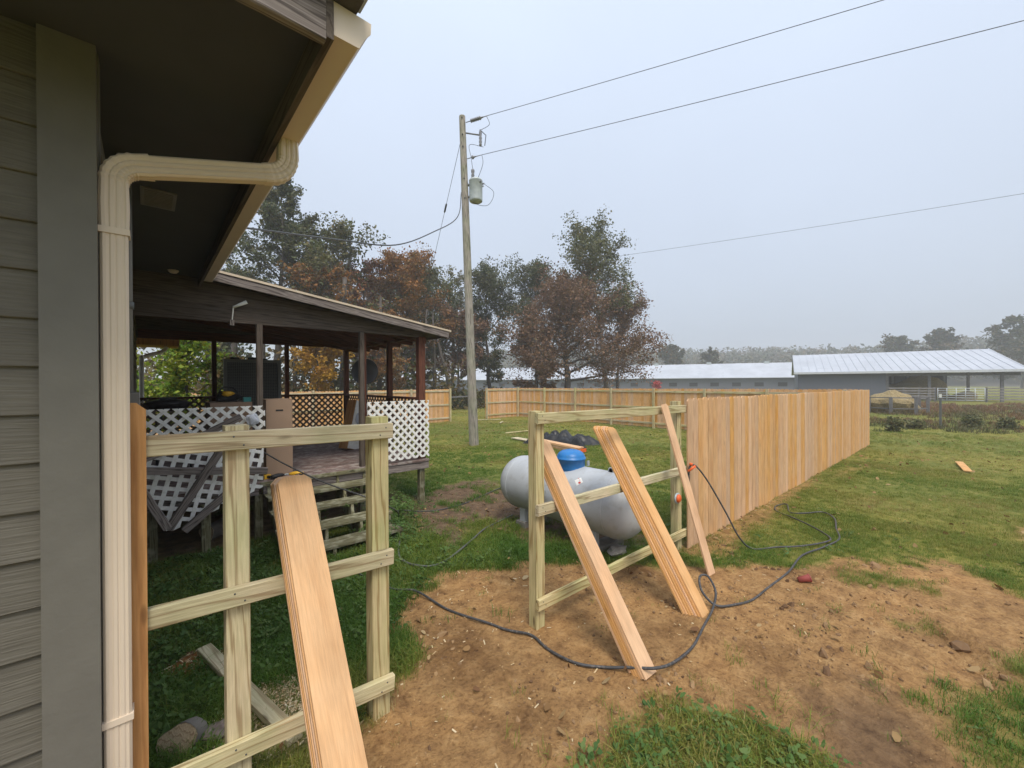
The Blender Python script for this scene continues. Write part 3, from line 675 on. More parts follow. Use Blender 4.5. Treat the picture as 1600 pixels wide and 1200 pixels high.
# back fence in two runs with a gateway between
b1 = thing('picket_fence', 'short cedar fence run right of the back gateway beside the utility pole', 'fence', (16.5, BFY, 0))
for x in (15.30,): plank('post', (x, BFY, -.5), (x, BFY, 1.70), .095, .095, M['treated'], b1)
for z in (1.58, .82, .08): plank('rail', (15.25, BFY + .067, z - .03), (SFX - .06, BFY + .067, z - .03), .089, .038, M['treated'], b1, wdir=(0, 0, 1))
picket_row(b1, (15.25, BFY + .096), (SFX + .08, BFY + .096), (0, 1, 0), -.175, -.175, M['cedar'])
b2 = thing('picket_fence', 'cedar fence run behind the porch, left of the back gateway', 'fence', (7, BFY, 0))
for x in (12.70, 10.3, 7.9, 5.5, 3.1, .7): plank('post', (x, BFY, -.5), (x, BFY, 1.70), .095, .095, M['treated'], b2)
for z in (1.58, .82, .08): plank('rail', (-1, BFY + .067, z - .03), (12.75, BFY + .067, z - .03), .089, .038, M['treated'], b2, wdir=(0, 0, 1))
picket_row(b2, (-1, BFY + .096), (12.76, BFY + .096), (0, 1, 0), -.165, -.175, M['cedar'])

# ------------------------------------------------------------------ loose pickets leaning on the rails
def lean(a, b_, mt, label, group=None, wd=(1, 0, 0), th=.016, wid=PW):
    o = plank('loose_picket', a, b_, wid, th, mt, None, wdir=wd, kind='dogear')
    tag(o, label, 'picket', group); return o
def stack(top, bot, n_, name, seed, wd, fan=(0, 0), first='', wid=PW):
    """n pickets; the first is the one nearest the eye, each next lies behind it"""
    rg = random.Random(seed); top, bot = Vector(top), Vector(bot); z = (top - bot).normalized(); x = Vector(wd); x = (x - z * x.dot(z)).normalized(); nr = z.cross(x)
    if nr.y < 0: nr = -nr
    for i in range(n_):
        off = nr * (i * .0172) + x * (fan[0] * i + rg.uniform(-.001, .001)) + z * (fan[1] * i + rg.uniform(-.008, .008))
        t_ = x * (rg.uniform(-.004, .004))
        lb = first if i == 0 else name.replace('picket behind the front one', ('', 'second', 'third', 'fourth', 'fifth', 'sixth', 'seventh')[i] + ' picket from the front')
        lean(bot + off, bot + off + z * PL + t_, M['cedar_fresh'], lb, None if i == 0 else name, wd=tuple(x), wid=wid)
# front edge of stack passes over rails at y about 2.30
stack((.60, 2.47, 1.447), (.60, 1.42, .0), 6, 'picket behind the front one in the stack leaning left of the gateway', 1, (1, 0, 0), fan=(-.004, .010), first='front picket of the stack leaning left of the gateway, flat face toward us', wid=.165)
stack((2.617, 2.52, 1.47), (2.535, 1.45, .0), 6, 'picket behind the front one in the stack leaning beside the gate post', 2, (1, .05, 0), fan=(-.003, .012), first='front picket of the stack leaning beside the gate post')
stack((3.63, 2.55, 1.554), (3.55, 1.52, .0), 7, 'picket behind the front one in the middle stack hiding the tank end', 3, (1, .05, 0), fan=(-.012, .012), first='front picket of the middle stack in front of the tank end')
lean((4.36, 1.80, g1(4.36, 1.8) - .01), (4.255, 2.265, 1.755), M['cedar_fresh'], 'single picket leaning alone beside the finished fence')

# ------------------------------------------------------------------ propane tank
TX, TZ, TR = 4.10, .56, .372
tk = thing('propane_tank', 'pale grey horizontal propane tank with a blue dome lid behind the rails', 'tank', (TX, 3.5, 0))
prof = []
ya, yb = 2.42, 4.66; cap = .30
for k in range(13):
    a = math.pi / 2 * k / 12; prof.append((TR * math.sin(a) + .0005, ya + cap * (1 - math.cos(a))))
for k in range(12, -1, -1):
    a = math.pi / 2 * k / 12; prof.append((TR * math.sin(a) + .0005, yb - cap * (1 - math.cos(a))))
rot = Matrix.Translation((TX, 0, TZ)) @ Matrix.Rotation(-math.pi / 2, 4, 'X')
mb = MB(); mb.lathe(prof, rot, 40); body = mb.build('body', M['tank'], tk)
for ys in (ya + cap + .02, yb - cap - .02):
    mb = MB(); mb.lathe([(TR + .0005, ys - .006), (TR + .004, ys - .003), (TR + .004, ys + .003), (TR + .0005, ys + .006)], rot, 40); mb.build('weld_seam', M['tank'], body)
dm = [(.178, .0), (.180, .10), (.190, .102), (.190, .114), (.181, .118), (.176, .145), (.155, .178), (.115, .202), (.06, .216), (.002, .22)]
mb = MB(); mb.lathe([(.15, -.08)] + dm, Matrix.Translation((TX - .03, 3.44, TZ + TR - .012)), 28); dome = mb.build('dome_lid', M['blue'], tk)
mb = MB(); mb.box((TX + .10, 3.27, TZ + TR + .0), (TX + .135, 3.29, TZ + TR + .06)); mb.build('latch', M['galv'], dome)
mb = MB(); mb.box((-.055, -.0015, -.035), (.055, .0015, .035)); mb.build('data_plate', M['galv'], tk, frame=Matrix.Translation((TX - .375, 3.62, TZ + .05)) @ Matrix.Rotation(R_(-90), 4, 'Z') @ Matrix.Rotation(R_(-7), 4, 'X'))
for ys in (2.85, 4.2):
    mb = MB(); mb.lathe([(.028, -.006), (.04, -.006), (.04, .006), (.028, .006), (.028, -.006)], Matrix.Translation((TX, ys, TZ + TR + .02)) @ Matrix.Rotation(R_(90), 4, 'Y'), 14); mb.build('lifting_lug', M['tank'], body)
mb = MB(); mb.tube(spline([(TX + .05, 3.62, TZ + TR + .02), (TX + .12, 3.85, TZ + TR + .03), (TX + .30, 3.95, TZ + .2), (TX + .42, 3.95, .2), (TX + .43, 3.95, -.05)], 6), .009, 6); mb.build('gas_pipe', M['galv'], tk)
for yy in (2.95, 4.15):
    for xo in (-.2, .2):
        mb = MB(); mb.box((TX + xo - .03, yy - .05, .08), (TX + xo + .03, yy + .05, TZ - .28)); mb.build('leg', M['tank'], tk)
    mb = MB(); mb.box((TX - .27, yy - .09, -.06), (TX + .27, yy + .09, .082)); mb.build('concrete_block', M['concrete'], tk)
# warning sticker: white diamond card with red marks, wrapped on the shell
def on_tank(s, t):   # s along Y, t angle from straight up toward -X
    a = t; return (TX - (TR + .002) * math.sin(a), s, TZ + (TR + .002) * math.cos(a))
def sticker(c_s, c_a, ds_, da, mt, name, lift=0):
    q = []; mb_ = MB(); G = 4
    for i in range(G + 1):
        for j in range(G + 1):
            u, v = i / G - .5, j / G - .5; p = Vector(on_tank(c_s + (u - v) * ds_, c_a + (u + v) * da)); nrm = Vector((p.x - TX, 0, p.z - TZ)).normalized(); q.append(p + nrm * lift)
    mb_.add(q, [(i * (G + 1) + j, (i + 1) * (G + 1) + j, (i + 1) * (G + 1) + j + 1, i * (G + 1) + j + 1) for i in range(G) for j in range(G)]); return mb_.build(name, mt, body)
sticker(3.12, .80, .065, .16, M['white'], 'warning_sticker')
M['sred'] = plain('sticker_red', (.6, .06, .05), rough=.5)
sticker(3.10, .84, .022, .05, M['sred'], 'sticker_mark', .0012)
for k in range(2): sticker(3.145 - .03 * k, .70 + .05 * k, .010, .02, M['sred'], 'sticker_mark', .0012)
mb = MB()
rg = np.random.RandomState(5)
def rock(c_, s, seed, mb_=None, sub=2, squash=(1, 1, .7)):
    import bmesh
    bm = bmesh.new(); bmesh.ops.create_icosphere(bm, subdivisions=sub, radius=1); r_ = random.Random(seed); ph = [r_.uniform(0, 9) for _ in range(6)]
    mb_ = mb_ or MB(); vs = []
    for v in bm.verts:
        p = v.co; q = 1 + .22 * math.sin(3 * p.x + ph[0]) * math.cos(2.6 * p.y + ph[1]) + .14 * math.sin(5 * p.z + ph[2] + 2 * p.x) + .08 * math.sin(9 * p.y + ph[3])
        vs.append((c_[0] + p.x * s * q * squash[0], c_[1] + p.y * s * q * squash[1], c_[2] + p.z * s * q * squash[2]))
    mb_.add(vs, [tuple(v.index for v in f.verts) for f in bm.faces]); bm.free(); return mb_
rock((4.02, 2.72, .06), .10, 3, squash=(1.3, .8, .6)).build('stone', M['concrete'], None, 'pale lump of concrete under the near end of the tank', cat='stone')

# orange reel light on the post and orange clamp with the hose end
ol = thing('marker_lamp', 'round orange plastic marker on the post beside the finished fence', 'marker', (4.72, 2.33, .61))
mx_ = Matrix.Translation((4.70, 2.345, .615)) @ Matrix.Rotation(math.pi / 2, 4, 'X')
mb = MB(); mb.lathe([(.062, 0), (.066, .012), (.06, .02)], mx_, 20); mb.build('rim', M['galv'], ol)
mb = MB(); mb.lathe([(.05, .02), (.048, .034), (.034, .046), (.003, .05)], mx_, 20); mb.build('lens', M['orange'], ol)

# ------------------------------------------------------------------ hoses and cords
def gp(x, y, dz=None):
    if dz is None:      # a hose lies on bare soil but rides on top of the grass
        q = masks(np.array([x]), np.array([y])); dz = .012 if max(q[0][0], q[1][0]) > .6 else .04
    return (x, y, g1(x, y) + dz)
def cord(name, pts, r, mt, label, cat, sub=8):
    mb_ = MB(); mb_.tube(spline(pts, sub), r, 8); return mb_.build(name, mt, None, label, cat=cat)
hose = thing('air_hose', 'long black air hose looping across the dirt from the fence to the porch steps', 'hose', (3, 1.5, 0))
H = [(4.835, 2.262, .78), (4.83, 2.255, .93), (4.85, 2.24, 1.0), (4.90, 2.19, .98), (5.0, 2.1, .80), (5.12, 1.95, .45), (5.22, 1.84, .16), gp(5.36, 1.74, .02), gp(5.55, 1.55), gp(5.79, 1.37), gp(6.15, 1.2), gp(6.42, 1.2), gp(6.75, 1.45), gp(7.0, 1.75), gp(7.3, 2.03), gp(7.6, 2.12), gp(7.7, 2.0), gp(7.3, 1.85, .03), gp(7.35, 1.68), gp(7.6, 1.5), gp(7.35, 1.32), gp(6.9, 1.22), gp(6.5, 1.12, .03), gp(6.0, 1.18, .03), gp(5.5, 1.28), gp(4.95, 1.27), gp(4.45, 1.31), gp(4.1, 1.33), gp(3.87, 1.39), gp(3.72, 1.50, .03), gp(3.76, 1.64, .09), gp(3.92, 1.73, .13), gp(3.98, 1.68, .14), gp(3.86, 1.56, .08), gp(3.65, 1.50, .03), gp(3.35, 1.45), gp(3.05, 1.40), (2.72, 1.382, .05), (2.54, 1.42, .075), (2.46, 1.55, .05), gp(2.36, 1.7), gp(2.25, 1.87), gp(2.22, 2.1), gp(2.243, 2.31), gp(2.16, 2.5), gp(2.087, 2.68), gp(1.955, 3.058), gp(1.88, 3.49), gp(1.73, 3.71), gp(1.62, 4.24), gp(1.7, 4.6)]
mb = MB(); mb.tube(spline(H, 8), .0102, 8); mb.build('tubing', M['rubber'], hose)
mb = MB(); mb.tube([(4.82, 2.262, .93), (4.88, 2.20, .995)], .016, 8); mb.tube([(4.845, 2.24, 1.0), (4.85, 2.235, 1.03)], .02, 8); mb.build('coupling', M['orange'], hose)
mb = MB(); mb.tube([(4.835, 2.262, .70), (4.835, 2.262, .90)], .014, 8); mb.build('nozzle', M['black'], hose)
cord('extension_cord', [(1.10, 6.06, 1.13), (1.3, 5.7, .98), (1.6, 5.2, .80), (1.92, 4.72, .66), (2.3, 4.8, .42), (2.6, 5.3, .16), gp(2.9, 5.9), gp(3.1, 5.75), gp(3.36, 5.6), gp(3.65, 5.57), gp(3.98, 5.62), gp(4.5, 5.8), gp(5.15, 5.98), gp(5.6, 5.9)], .009, M['rubber'], 'black cord stretched from the porch over the steps to the lawn', 'cord')
cord('garden_hose', [gp(2.05, 4.9, .03), gp(2.2, 4.95, .05), gp(2.36, 4.85), gp(2.30, 4.68), gp(2.19, 4.49), gp(2.10, 4.25), gp(2.12, 4.05), gp(2.24, 3.88), gp(2.4, 3.86), gp(2.55, 3.92), gp(2.8, 4.05), gp(3.07, 4.2), gp(3.35, 4.35), gp(3.62, 4.49), gp(3.9, 4.58), gp(4.1, 4.62)], .011, M['hose_grey'], 'grey-green hose curving through the grass to the tank', 'hose')

# ------------------------------------------------------------------ things on the porch
def carton(name, lo, hi, label, rz=0):
    t_ = thing(name, label, 'box', ((lo[0] + hi[0]) / 2, (lo[1] + hi[1]) / 2, lo[2]), rz)
    fr = W[t_.name]; hx, hy, hz = (hi[0] - lo[0]) / 2, (hi[1] - lo[1]) / 2, hi[2] - lo[2]
    mb_ = MB(); mb_.box((-hx, -hy, 0), (hx, hy, hz)); mb_.build('carton_body', M['cardboard'], t_, frame=fr)
    mb_ = MB(); mb_.box((-hx - .001, -hy - .001, hz + .0005), (-.002, hy + .001, hz + .005)); mb_.build('flap', M['cardboard'], t_, frame=fr)
    mb_ = MB(); mb_.box((.002, -hy - .001, hz + .0005), (hx + .001, hy + .001, hz + .005)); mb_.build('flap', M['cardboard'], t_, frame=fr)
    mb_ = MB(); mb_.box((-.045, -hy - .0022, hz * .85), (.045, -hy - .0004, hz * .85 + .022)); mb_.build('handle_slot', M['black'], t_, frame=fr)
    return t_
carton('cardboard_box', (1.18, 6.28, DK), (1.50, 6.75, 1.785), 'tall brown cardboard box standing at the top of the steps')
carton('cardboard_box', (.62, 6.75, DK), (1.10, 7.35, 1.745), 'wide brown cardboard box behind the left lattice under the tool bag')
tb = thing('tool_bag', 'black and yellow tool bag lying on the wide cardboard box', 'bag', (.92, 7.1, 1.751))
rock((.86, 7.1, 1.815), .13, 21, squash=(1.35, .8, .72)).build('bag_body', M['black'], tb)
rock((.85, 7.0, 1.868), .06, 22, squash=(1.3, .6, .6)).build('flap', M['yellow'], tb)
mb = MB(); mb.tube(spline([(.75, 7.1, 1.87), (.80, 7.1, 1.95), (.92, 7.1, 1.95), (.98, 7.1, 1.87)], 6), .012, 6); mb.build('handle', M['black'], tb)
tcp = thing('plastic_case', 'small teal plastic case on the corner of the wide cardboard box', 'case', (1.05, 6.82, 1.751))
mb = MB(); mb.box((1.0, 6.77, 1.751), (1.09, 6.86, 1.80)); mb.build('case_body', M['teal'], tcp)
mb = MB(); mb.box((.998, 6.768, 1.801), (1.092, 6.862, 1.815)); mb.build('lid', M['teal'], tcp)
gk = thing('grill', 'low black grill behind the left lattice near the house wall', 'grill', (.2, 7.2, DK))
mb = MB(); mb.lathe([(.10, 0), (.20, .04), (.24, .10), (.245, .12), (.15, .15), (.05, .165)], Matrix.Translation((.2, 7.2, 1.64)), 20); mb.build('bowl', M['black'], gk)
for a in range(3): 
    mb = MB(); mb.tube([(.2 + .12 * math.cos(a * 2.1), 7.2 + .12 * math.sin(a * 2.1), 1.66), (.2 + .26 * math.cos(a * 2.1), 7.2 + .26 * math.sin(a * 2.1), DK)], .012, 6); mb.build('leg', M['black'], gk)
mb = MB(); mb.box((.12, 7.16, 1.80), (.30, 7.2, 1.83)); mb.build('lid_handle', M['black'], gk)
# screened cabinet at the back of the deck
cg = thing('screen_cabinet', 'large grey-framed cabinet with a dark mesh front at the back of the porch', 'cabinet', (1.5, 9.1, DK))
mb = MB(); mb.box((1.06, 8.98, DK + .02), (1.90, 9.35, 2.42)); mb.build('cabinet_body', M['mesh_dark'], cg)
for lo, hi in (((1.02, 8.93, DK), (1.075, 8.979, 2.46)), ((1.885, 8.93, DK), (1.94, 8.979, 2.46)), ((1.0755, 8.93, 2.40), (1.8845, 8.979, 2.46)), ((1.0755, 8.93, DK), (1.8845, 8.979, DK + .06))):
    mb = MB(); mb.box(lo, hi); mb.build('frame', M['alu'], cg)
mb = MB()
for k in range(1, 28): mb.tube([(1.075 + k * .029, 8.965, DK + .06), (1.075 + k * .029, 8.965, 2.40)], .0028, 4, cap=False)
for k in range(1, 55): mb.tube([(1.076, 8.961, DK + .06 + k * .029), (1.884, 8.961, DK + .06 + k * .029)], .0028, 4, cap=False)
tag(mb.build('wire_mesh', M['alu'], cg), kind='stuff')
for k, (x0, x1, h) in enumerate(((1.15, 1.28, .045), (1.42, 1.62, .05), (1.66, 1.74, .035))):
    mb = MB(); mb.tube([(x0, 9.15, 2.46 + h / 2), (x1, 9.12, 2.46 + h / 2)], h / 2, 8); mb.build('pot', M['black'], None, ('short', 'long', 'tiny')[k] + ' dark bundle lying on top of the mesh cabinet', cat='bundle')
# satellite dish outside the far corner
dsh = thing('satellite_dish', 'dark round satellite dish on a mast beyond the porch corner', 'dish', (4.0, 9.9, 0))
dmx = Matrix.Translation((4.0, 9.9, 2.28)) @ Vector((-.55, -.75, .12)).normalized().to_track_quat('Z', 'Y').to_matrix().to_4x4()
mb = MB(); mb.lathe([(.002, 0), (.12, .012), (.22, .045), (.31, .095), (.315, .10), (.318, .09), (.225, .032), (.12, -.003), (.002, -.012)], dmx, 32); mb.build('reflector', M['black'], dsh)
mb = MB(); mb.tube([(4.03, 9.95, 2.25), (4.05, 9.98, 1.9), (4.05, 9.98, -.1)], .025, 8); mb.build('mast', M['alu'], dsh)
a0 = dmx @ Vector((0, -.28, .06)); a1 = dmx @ Vector((0, -.22, .42))
mb = MB(); mb.tube([a0, a1], .012, 6); mb.build('feed_arm', M['alu'], dsh)
mb = MB(); mb.tube([a1, dmx @ Vector((0, -.16, .40))], .03, 8); mb.build('receiver', M['alu'], dsh)
# tilted loudspeaker-like box
spk = thing('fan_box', 'tilted wooden box with a white round-vented face leaning by the far post', 'box', (2.95, 8.0, DK), 0)
fr = Matrix.Translation((2.86, 7.9, DK)) @ Matrix.Rotation(R_(28), 4, 'Z') @ Matrix.Rotation(R_(16), 4, 'Y')
mb = MB(); mb.box((-.17, -.10, 0), (.17, .10, .93)); mb.build('box_body', M['cedar_old'], spk, frame=fr)
mb = MB(); mb.box((-.165, -.112, .01), (.165, -.1005, .925)); fc = mb.build('face_panel', M['white'], spk, frame=fr)
for r_, z_ in ((.115, .60), (.07, .25)):
    mb = MB(); mb.lathe([(r_, 0), (r_ + .008, .006), (r_ * .85, .010), (r_ * .5, .004), (r_ * .3, .008), (.002, .012)], fr @ Matrix.Translation((0, -.1122, z_)) @ Matrix.Rotation(math.pi / 2, 4, 'X'), 24); mb.build('round_vent', M['clear_white'], fc)
# cordless tools on the deck edge
for nm, x, y_, rz, lb in (('cordless_drill', 1.28, 6.12, .4, 'yellow and black cordless drill lying at the deck edge, left one'), ('cordless_nailer', 1.50, 6.1, 2.6, 'yellow cordless tool at the deck edge, right of the drill')):
    t_ = thing(nm, lb, 'power tool', (x, y_, DK), rz); fr = W[t_.name]
    mb = MB(); mb.tube([(-.09, 0, .035), (.0, 0, .038), (.05, 0, .036), (.09, 0, .034)], [.024, .032, .028, .014], 10); mb.build('motor_housing', M['yellow' if nm != 'cordless_drill' else 'black'], t_, frame=fr)
    mb = MB(); mb.tube([(-.05, .02, .03), (-.07, .10, .03)], [.02, .018], 8); mb.build('handle', M['black'], t_, frame=fr)
    mb = MB(); mb.box((-.115, .095, .002), (-.03, .145, .055)); mb.build('battery', M['yellow' if nm == 'cordless_drill' else 'black'], t_, frame=fr)
    mb = MB(); mb.tube([(.09, 0, .034), (.14, 0, .034)], .01, 8); mb.build('chuck', M['galv'], t_, frame=fr)
# plastic bag caught on the lattice
rock((.97, 5.95, 1.56), .06, 33, sub=3, squash=(1.0, .5, 1.3)).build('plastic_bag', M['clear_white'], None, 'crumpled translucent plastic bag caught on the left lattice', cat='bag')
# things under the deck and by the fence
def logpiece(name, a, b_, r, label):
    t_ = thing(name, label, 'log', a); n_ = 18; a, b_ = Vector(a), Vector(b_); ax = (b_ - a).normalized()
    q = ax.to_track_quat('Z', 'Y').to_matrix().to_4x4(); fr = Matrix.Translation(a) @ q; Ln = (b_ - a).length
    wob = [1 + .07 * math.sin(3 * 2 * math.pi * j / n_ + 1) + .05 * math.sin(5 * 2 * math.pi * j / n_) for j in range(n_)]
    mb_ = MB(); vs = []
    for z in (0, Ln * .35, Ln * .7, Ln):
        vs += [fr @ Vector((r * wob[j] * math.cos(2 * math.pi * j / n_), r * wob[j] * math.sin(2 * math.pi * j / n_), z)) for j in range(n_)]
    mb_.add(vs, [(i * n_ + j, i * n_ + (j + 1) % n_, (i + 1) * n_ + (j + 1) % n_, (i + 1) * n_ + j) for i in range(3) for j in range(n_)], True); mb_.build('bark', M['pale_bark'], t_)
    for z, s in ((-.003, 1), (Ln + .003, -1)):
        mb_ = MB(); mb_.prism([fr @ Vector((r * .97 * wob[j] * math.cos(2 * math.pi * j / n_), r * .97 * wob[j] * math.sin(2 * math.pi * j / n_), z)) for j in range(n_)], ax * .01 * s); mb_.build('cut_face', M['log_end'], t_)
logpiece('log_round', (.105, 2.84, g1(.1, 2.9) + .055), (.16, 2.93, g1(.1, 2.95) - .0), .095, 'cut round of wood tilted in the clover behind the end picket')
logpiece('firewood_log', (.55, 6.5, .10), (.95, 6.9, .10), .10, 'short log lying in the dark under the porch deck')
rock((.285, 2.86, g1(.285, 2.86) + .02), .065, 8, sub=3, squash=(1.25, .85, .75)).build('stone', M['stone'], None, 'rough reddish stone beside the cut round of wood', cat='stone')
plank('lumber_offcut', (.295, 3.72, g1(.3, 3.72) + .035), (.60, 2.50, g1(.6, 2.5) + .03), .089, .038, M['treated'], None, wdir=(1, .25, .0))
tag(bpy.data.objects['lumber_offcut'], 'pale treated board lying on the ground behind the left fence posts', 'board')
# lumber pile with black sheeting on the lawn
for k, (a, b_, wd, th, lb) in enumerate((((9.75, 9.9, .10), (9.35, 7.35, .10), .28, .16, 'stack of new cedar pickets lying on the lawn beside the black sheeting'),
        ((10.2, 11.35, .02), (9.95, 9.75, .02), .30, .035, 'pale flat board half under the black sheeting'),
        ((12.6, 12.9, -.06), (11.1, 12.9, -.06), .09, .03, 'thin pale offcut on the lawn beyond the pile'),
        ((15.3, 18.2, -.12), (14.0, 18.9, -.12), .09, .03, 'thin offcut lying before the back gateway'),
        ((14.6, 17.2, -.12), (13.9, 16.6, -.12), .09, .03, 'short offcut crosswise before the back gateway'),
        ((15.43, .23, None), (13.80, .065, None), .14, .018, 'single pale picket lying on the lawn right of the long fence'))):
    a = list(a); b_ = list(b_)
    for q in (a, b_):
        q[2] = g1(q[0], q[1]) + th / 2 + .04 if k else .06
    o = plank('lumber_stack' if k == 0 else 'loose_board', a, b_, wd, th, M['cedar_fresh'] if k in (0, 5) else M['treated'], None, wdir=(1, -.2, 0) if k < 2 else ((0, 1, 0) if k in (2, 5) else (1, 1, 0)))
    tag(o, lb, 'board')
bpy.data.objects.remove(bpy.data.objects['lumber_stack'])
ls = thing('lumber_stack', 'bundle of new cedar pickets lying on the lawn beside the black sheeting', 'lumber', (9.55, 8.6, -.05))
for lay in range(6):
    for q in range(2):
        xo = (q - .5) * .145 + rp.uniform(-.01, .01); e = rp.uniform(-.06, .06); z = g1(9.5, 8.6) + .02 + lay * .03
        plank('picket', (9.78 + xo, 9.75 + e, z), (9.38 + xo, 7.55 + e, z), .14, .027, M['cedar_fresh'], ls, wdir=(1, -.15, 0))
mb = MB(); mb.box((-.10, -.004, .03), (.10, .004, .13)); mb.build('end_tag', M['orange'], ls, frame=Matrix.Translation((9.385, 7.46, g1(9.4, 7.5) + .02)) @ Matrix.Rotation(R_(-12), 4, 'Z'))
# crumpled sheeting: a wrinkled surface with thickness
def sheet(cx, cy, lx, ly, rz, hgt, seed):
    n_ = 26; vs = []; c_, s_ = math.cos(rz), math.sin(rz)
    for i in range(n_):
        for j in range(n_):
            u, v = i / (n_ - 1) - .5, j / (n_ - 1) - .5; x = u * lx * (1 + .2 * math.sin(5 * v + seed)); y_ = v * ly * (1 + .25 * math.sin(4 * u + seed))
            X, Y = cx + x * c_ - y_ * s_, cy + x * s_ + y_ * c_
            e = max(abs(u), abs(v)) * 2; hh = float(fbm(np.array([X * 2.3 + seed]), np.array([Y * 2.3]), 3, seed)[0])
            r_ = abs(hh - .43) * 3.2
            vs.append((X, Y, g1(X, Y) + .015 + hgt * (1 - e ** 3) * (.45 + r_)))
    mb_ = MB(); q = [(i * n_ + j, (i + 1) * n_ + j, (i + 1) * n_ + j + 1, i * n_ + j + 1) for i in range(n_ - 1) for j in range(n_ - 1)]
    mb_.add(vs, q, True); k0 = n_ * n_; mb_.add([(p[0], p[1], p[2] - .006) for p in vs], [f[::-1] for f in q], True); return mb_
sheet(10.4, 9.2, 1.1, 2.4, .25, .42, 5).build('plastic_sheeting', M['tarp'], None, 'crumpled black plastic sheeting thrown over boards on the lawn', cat='sheeting')
# small litter
t_ = thing('plastic_cup', 'faded red plastic cup lying on the dirt by the black hose', 'cup', gp(4.83, 1.11, 0))
mx_ = Matrix.Translation(gp(4.83, 1.11, .035)) @ Matrix.Rotation(R_(70), 4, 'X') @ Matrix.Rotation(.6, 4, 'Y')
mb = MB(); mb.lathe([(.026, -.05), (.034, .04), (.036, .05), (.032, .05), (.024, -.045)], mx_, 16); mb.build('cup_body', M['red'], t_)
mb = MB(); mb.lathe([(.0385, .046), (.0395, .052), (.0385, .057), (.037, .052)], mx_, 16); mb.build('rim', M['red'], t_)

# ------------------------------------------------------------------ utility pole and lines
PB = Vector((8.12, 11.05, -.15)); PTp = Vector((7.86, 11.26, 10.86))
up_ = thing('utility_pole', 'tall weathered wooden utility pole carrying a grey transformer', 'pole', PB)
plen = (PTp - PB).length; pq = (PTp - PB).normalized().to_track_quat('Z', 'Y').to_matrix().to_4x4(); pfr = Matrix.Translation(PB) @ pq
me_mb = MB(); me_mb.lathe([(.165, -.3), (.162, 0), (.15, 2.0), (.135, 5), (.12, 8), (.102, plen - .02), (.098, plen)], n=18)
po = me_mb.build('pole_shaft', M['pole'], up_, frame=pfr)
def pp(z, rr=0, a=0): # point beside the pole at height z; a is a world bearing
    t = (z - PB.z) / (PTp.z - PB.z); c_ = PB + (PTp - PB) * t; return Vector((c_.x + rr * math.cos(a), c_.y + rr * math.sin(a), z))
AR = R_(-48)                         # to the right in the picture
tr_ = pp(8.0, .36, AR)
tf = part_empty('transformer', up_, tr_, 'grey cylindrical transformer can')
mb = MB(); mb.lathe([(.19, 0), (.215, .02), (.22, .06), (.22, .66), (.225, .665), (.225, .70), (.20, .735), (.08, .76), (.002, .765)], Matrix.Translation(tr_), 24); mb.build('can', M['galv'], tf)
for dx, dy in ((0, -.0), ): 
    q = tr_ + Vector((-.06, .08, .75)); mb = MB(); mb.lathe([(.03, 0), (.05, .03), (.03, .05), (.06, .08), (.035, .11), (.06, .14), (.04, .18), (.055, .24), (.06, .30), (.045, .34)], Matrix.Translation(q), 14); mb.build('bushing', M['porcelain'], tf)
for k in range(3):
    a = AR + (k - 1) * .7; q = tr_ + Vector((.22 * math.cos(a), .22 * math.sin(a), .58)); mb = MB(); mb.tube([q, q + Vector((.07 * math.cos(a), .07 * math.sin(a), .02))], .025, 8); mb.build('terminal', M['porcelain'], tf)
for z in (.15, .55):
    mb = MB(); mb.box((-.1, -.05, z), (.1, .05, z + .05)); mb.build('bracket', M['alu'], tf, frame=Matrix.Translation(pp(8.0, .13, AR)) @ Matrix.Rotation(AR, 4, 'Z'))
# fused cut-out on its arm, line insulators
c0, c1_ = pp(10.3, .1, AR), pp(10.2, .55, AR)
mb = MB(); mb.tube([c0, c1_], .025, 8); co_ = mb.build('cutout_arm', M['porcelain'], up_)
mb = MB(); mb.lathe([(.03, -.42), (.05, -.38), (.035, -.34), (.055, -.28), (.035, -.22), (.055, -.16), (.035, -.10), (.05, 0), (.03, .12)], Matrix.Translation(c1_ + Vector((.03, -.03, .05))), 12); mb.build('fuse_body', M['porcelain'], co_)
mb = MB(); mb.tube([c1_ + Vector((.03, -.03, .16)), c1_ + Vector((.16, -.16, -.02)), c1_ + Vector((.13, -.13, -.36))], .014, 6); mb.build('fuse_tube', M['wire'], co_)
WD = Vector((.40, -.916, 0))
def insul(z, n_, nm):
    a = pp(z, .11, math.atan2(WD.y, WD.x)); st = a + WD * .2; q = WD.to_track_quat('Z', 'Y').to_matrix().to_4x4()
    prof_ = [(.012, -.18), (.014, 0)]
    for k in range(n_): prof_ += [(.06, .02 + k * .08), (.06, .05 + k * .08), (.03, .08 + k * .08)]
    prof_ += [(.014, .1 + n_ * .08), (.01, .3 + n_ * .08)]
    mb_ = MB(); mb_.lathe(prof_, Matrix.Translation(st) @ q, 12); mb_.build(nm, M['porcelain'], up_); return st + WD * (.3 + n_ * .08)
i1 = insul(10.62, 5, 'line_insulator'); i2 = insul(9.42, 1, 'line_insulator')
for pts in ([i1 - WD * .1, i1 + Vector((0, 0, -.3)), c1_ + Vector((.05, -.05, .17))], [c1_ + Vector((.1, -.1, -.4)), pp(9.9, .22, AR), pp(9.5, .25, AR), tr_ + Vector((-.06, .08, 1.09))],
            [i2, i2 + Vector((.02, -.02, -.3)), tr_ + Vector((.05, -.05, .77))], [tr_ + Vector((.2, -.18, .6)), tr_ + Vector((.42, -.42, .3)), tr_ + Vector((.3, -.32, -.1)), tr_ + Vector((.02, -.1, -.12)), pp(8.25, .14, AR + 2.0)]):
    mb = MB(); mb.tube(spline(pts, 6), .008, 5); mb.build('jumper_wire', M['wire'], up_)
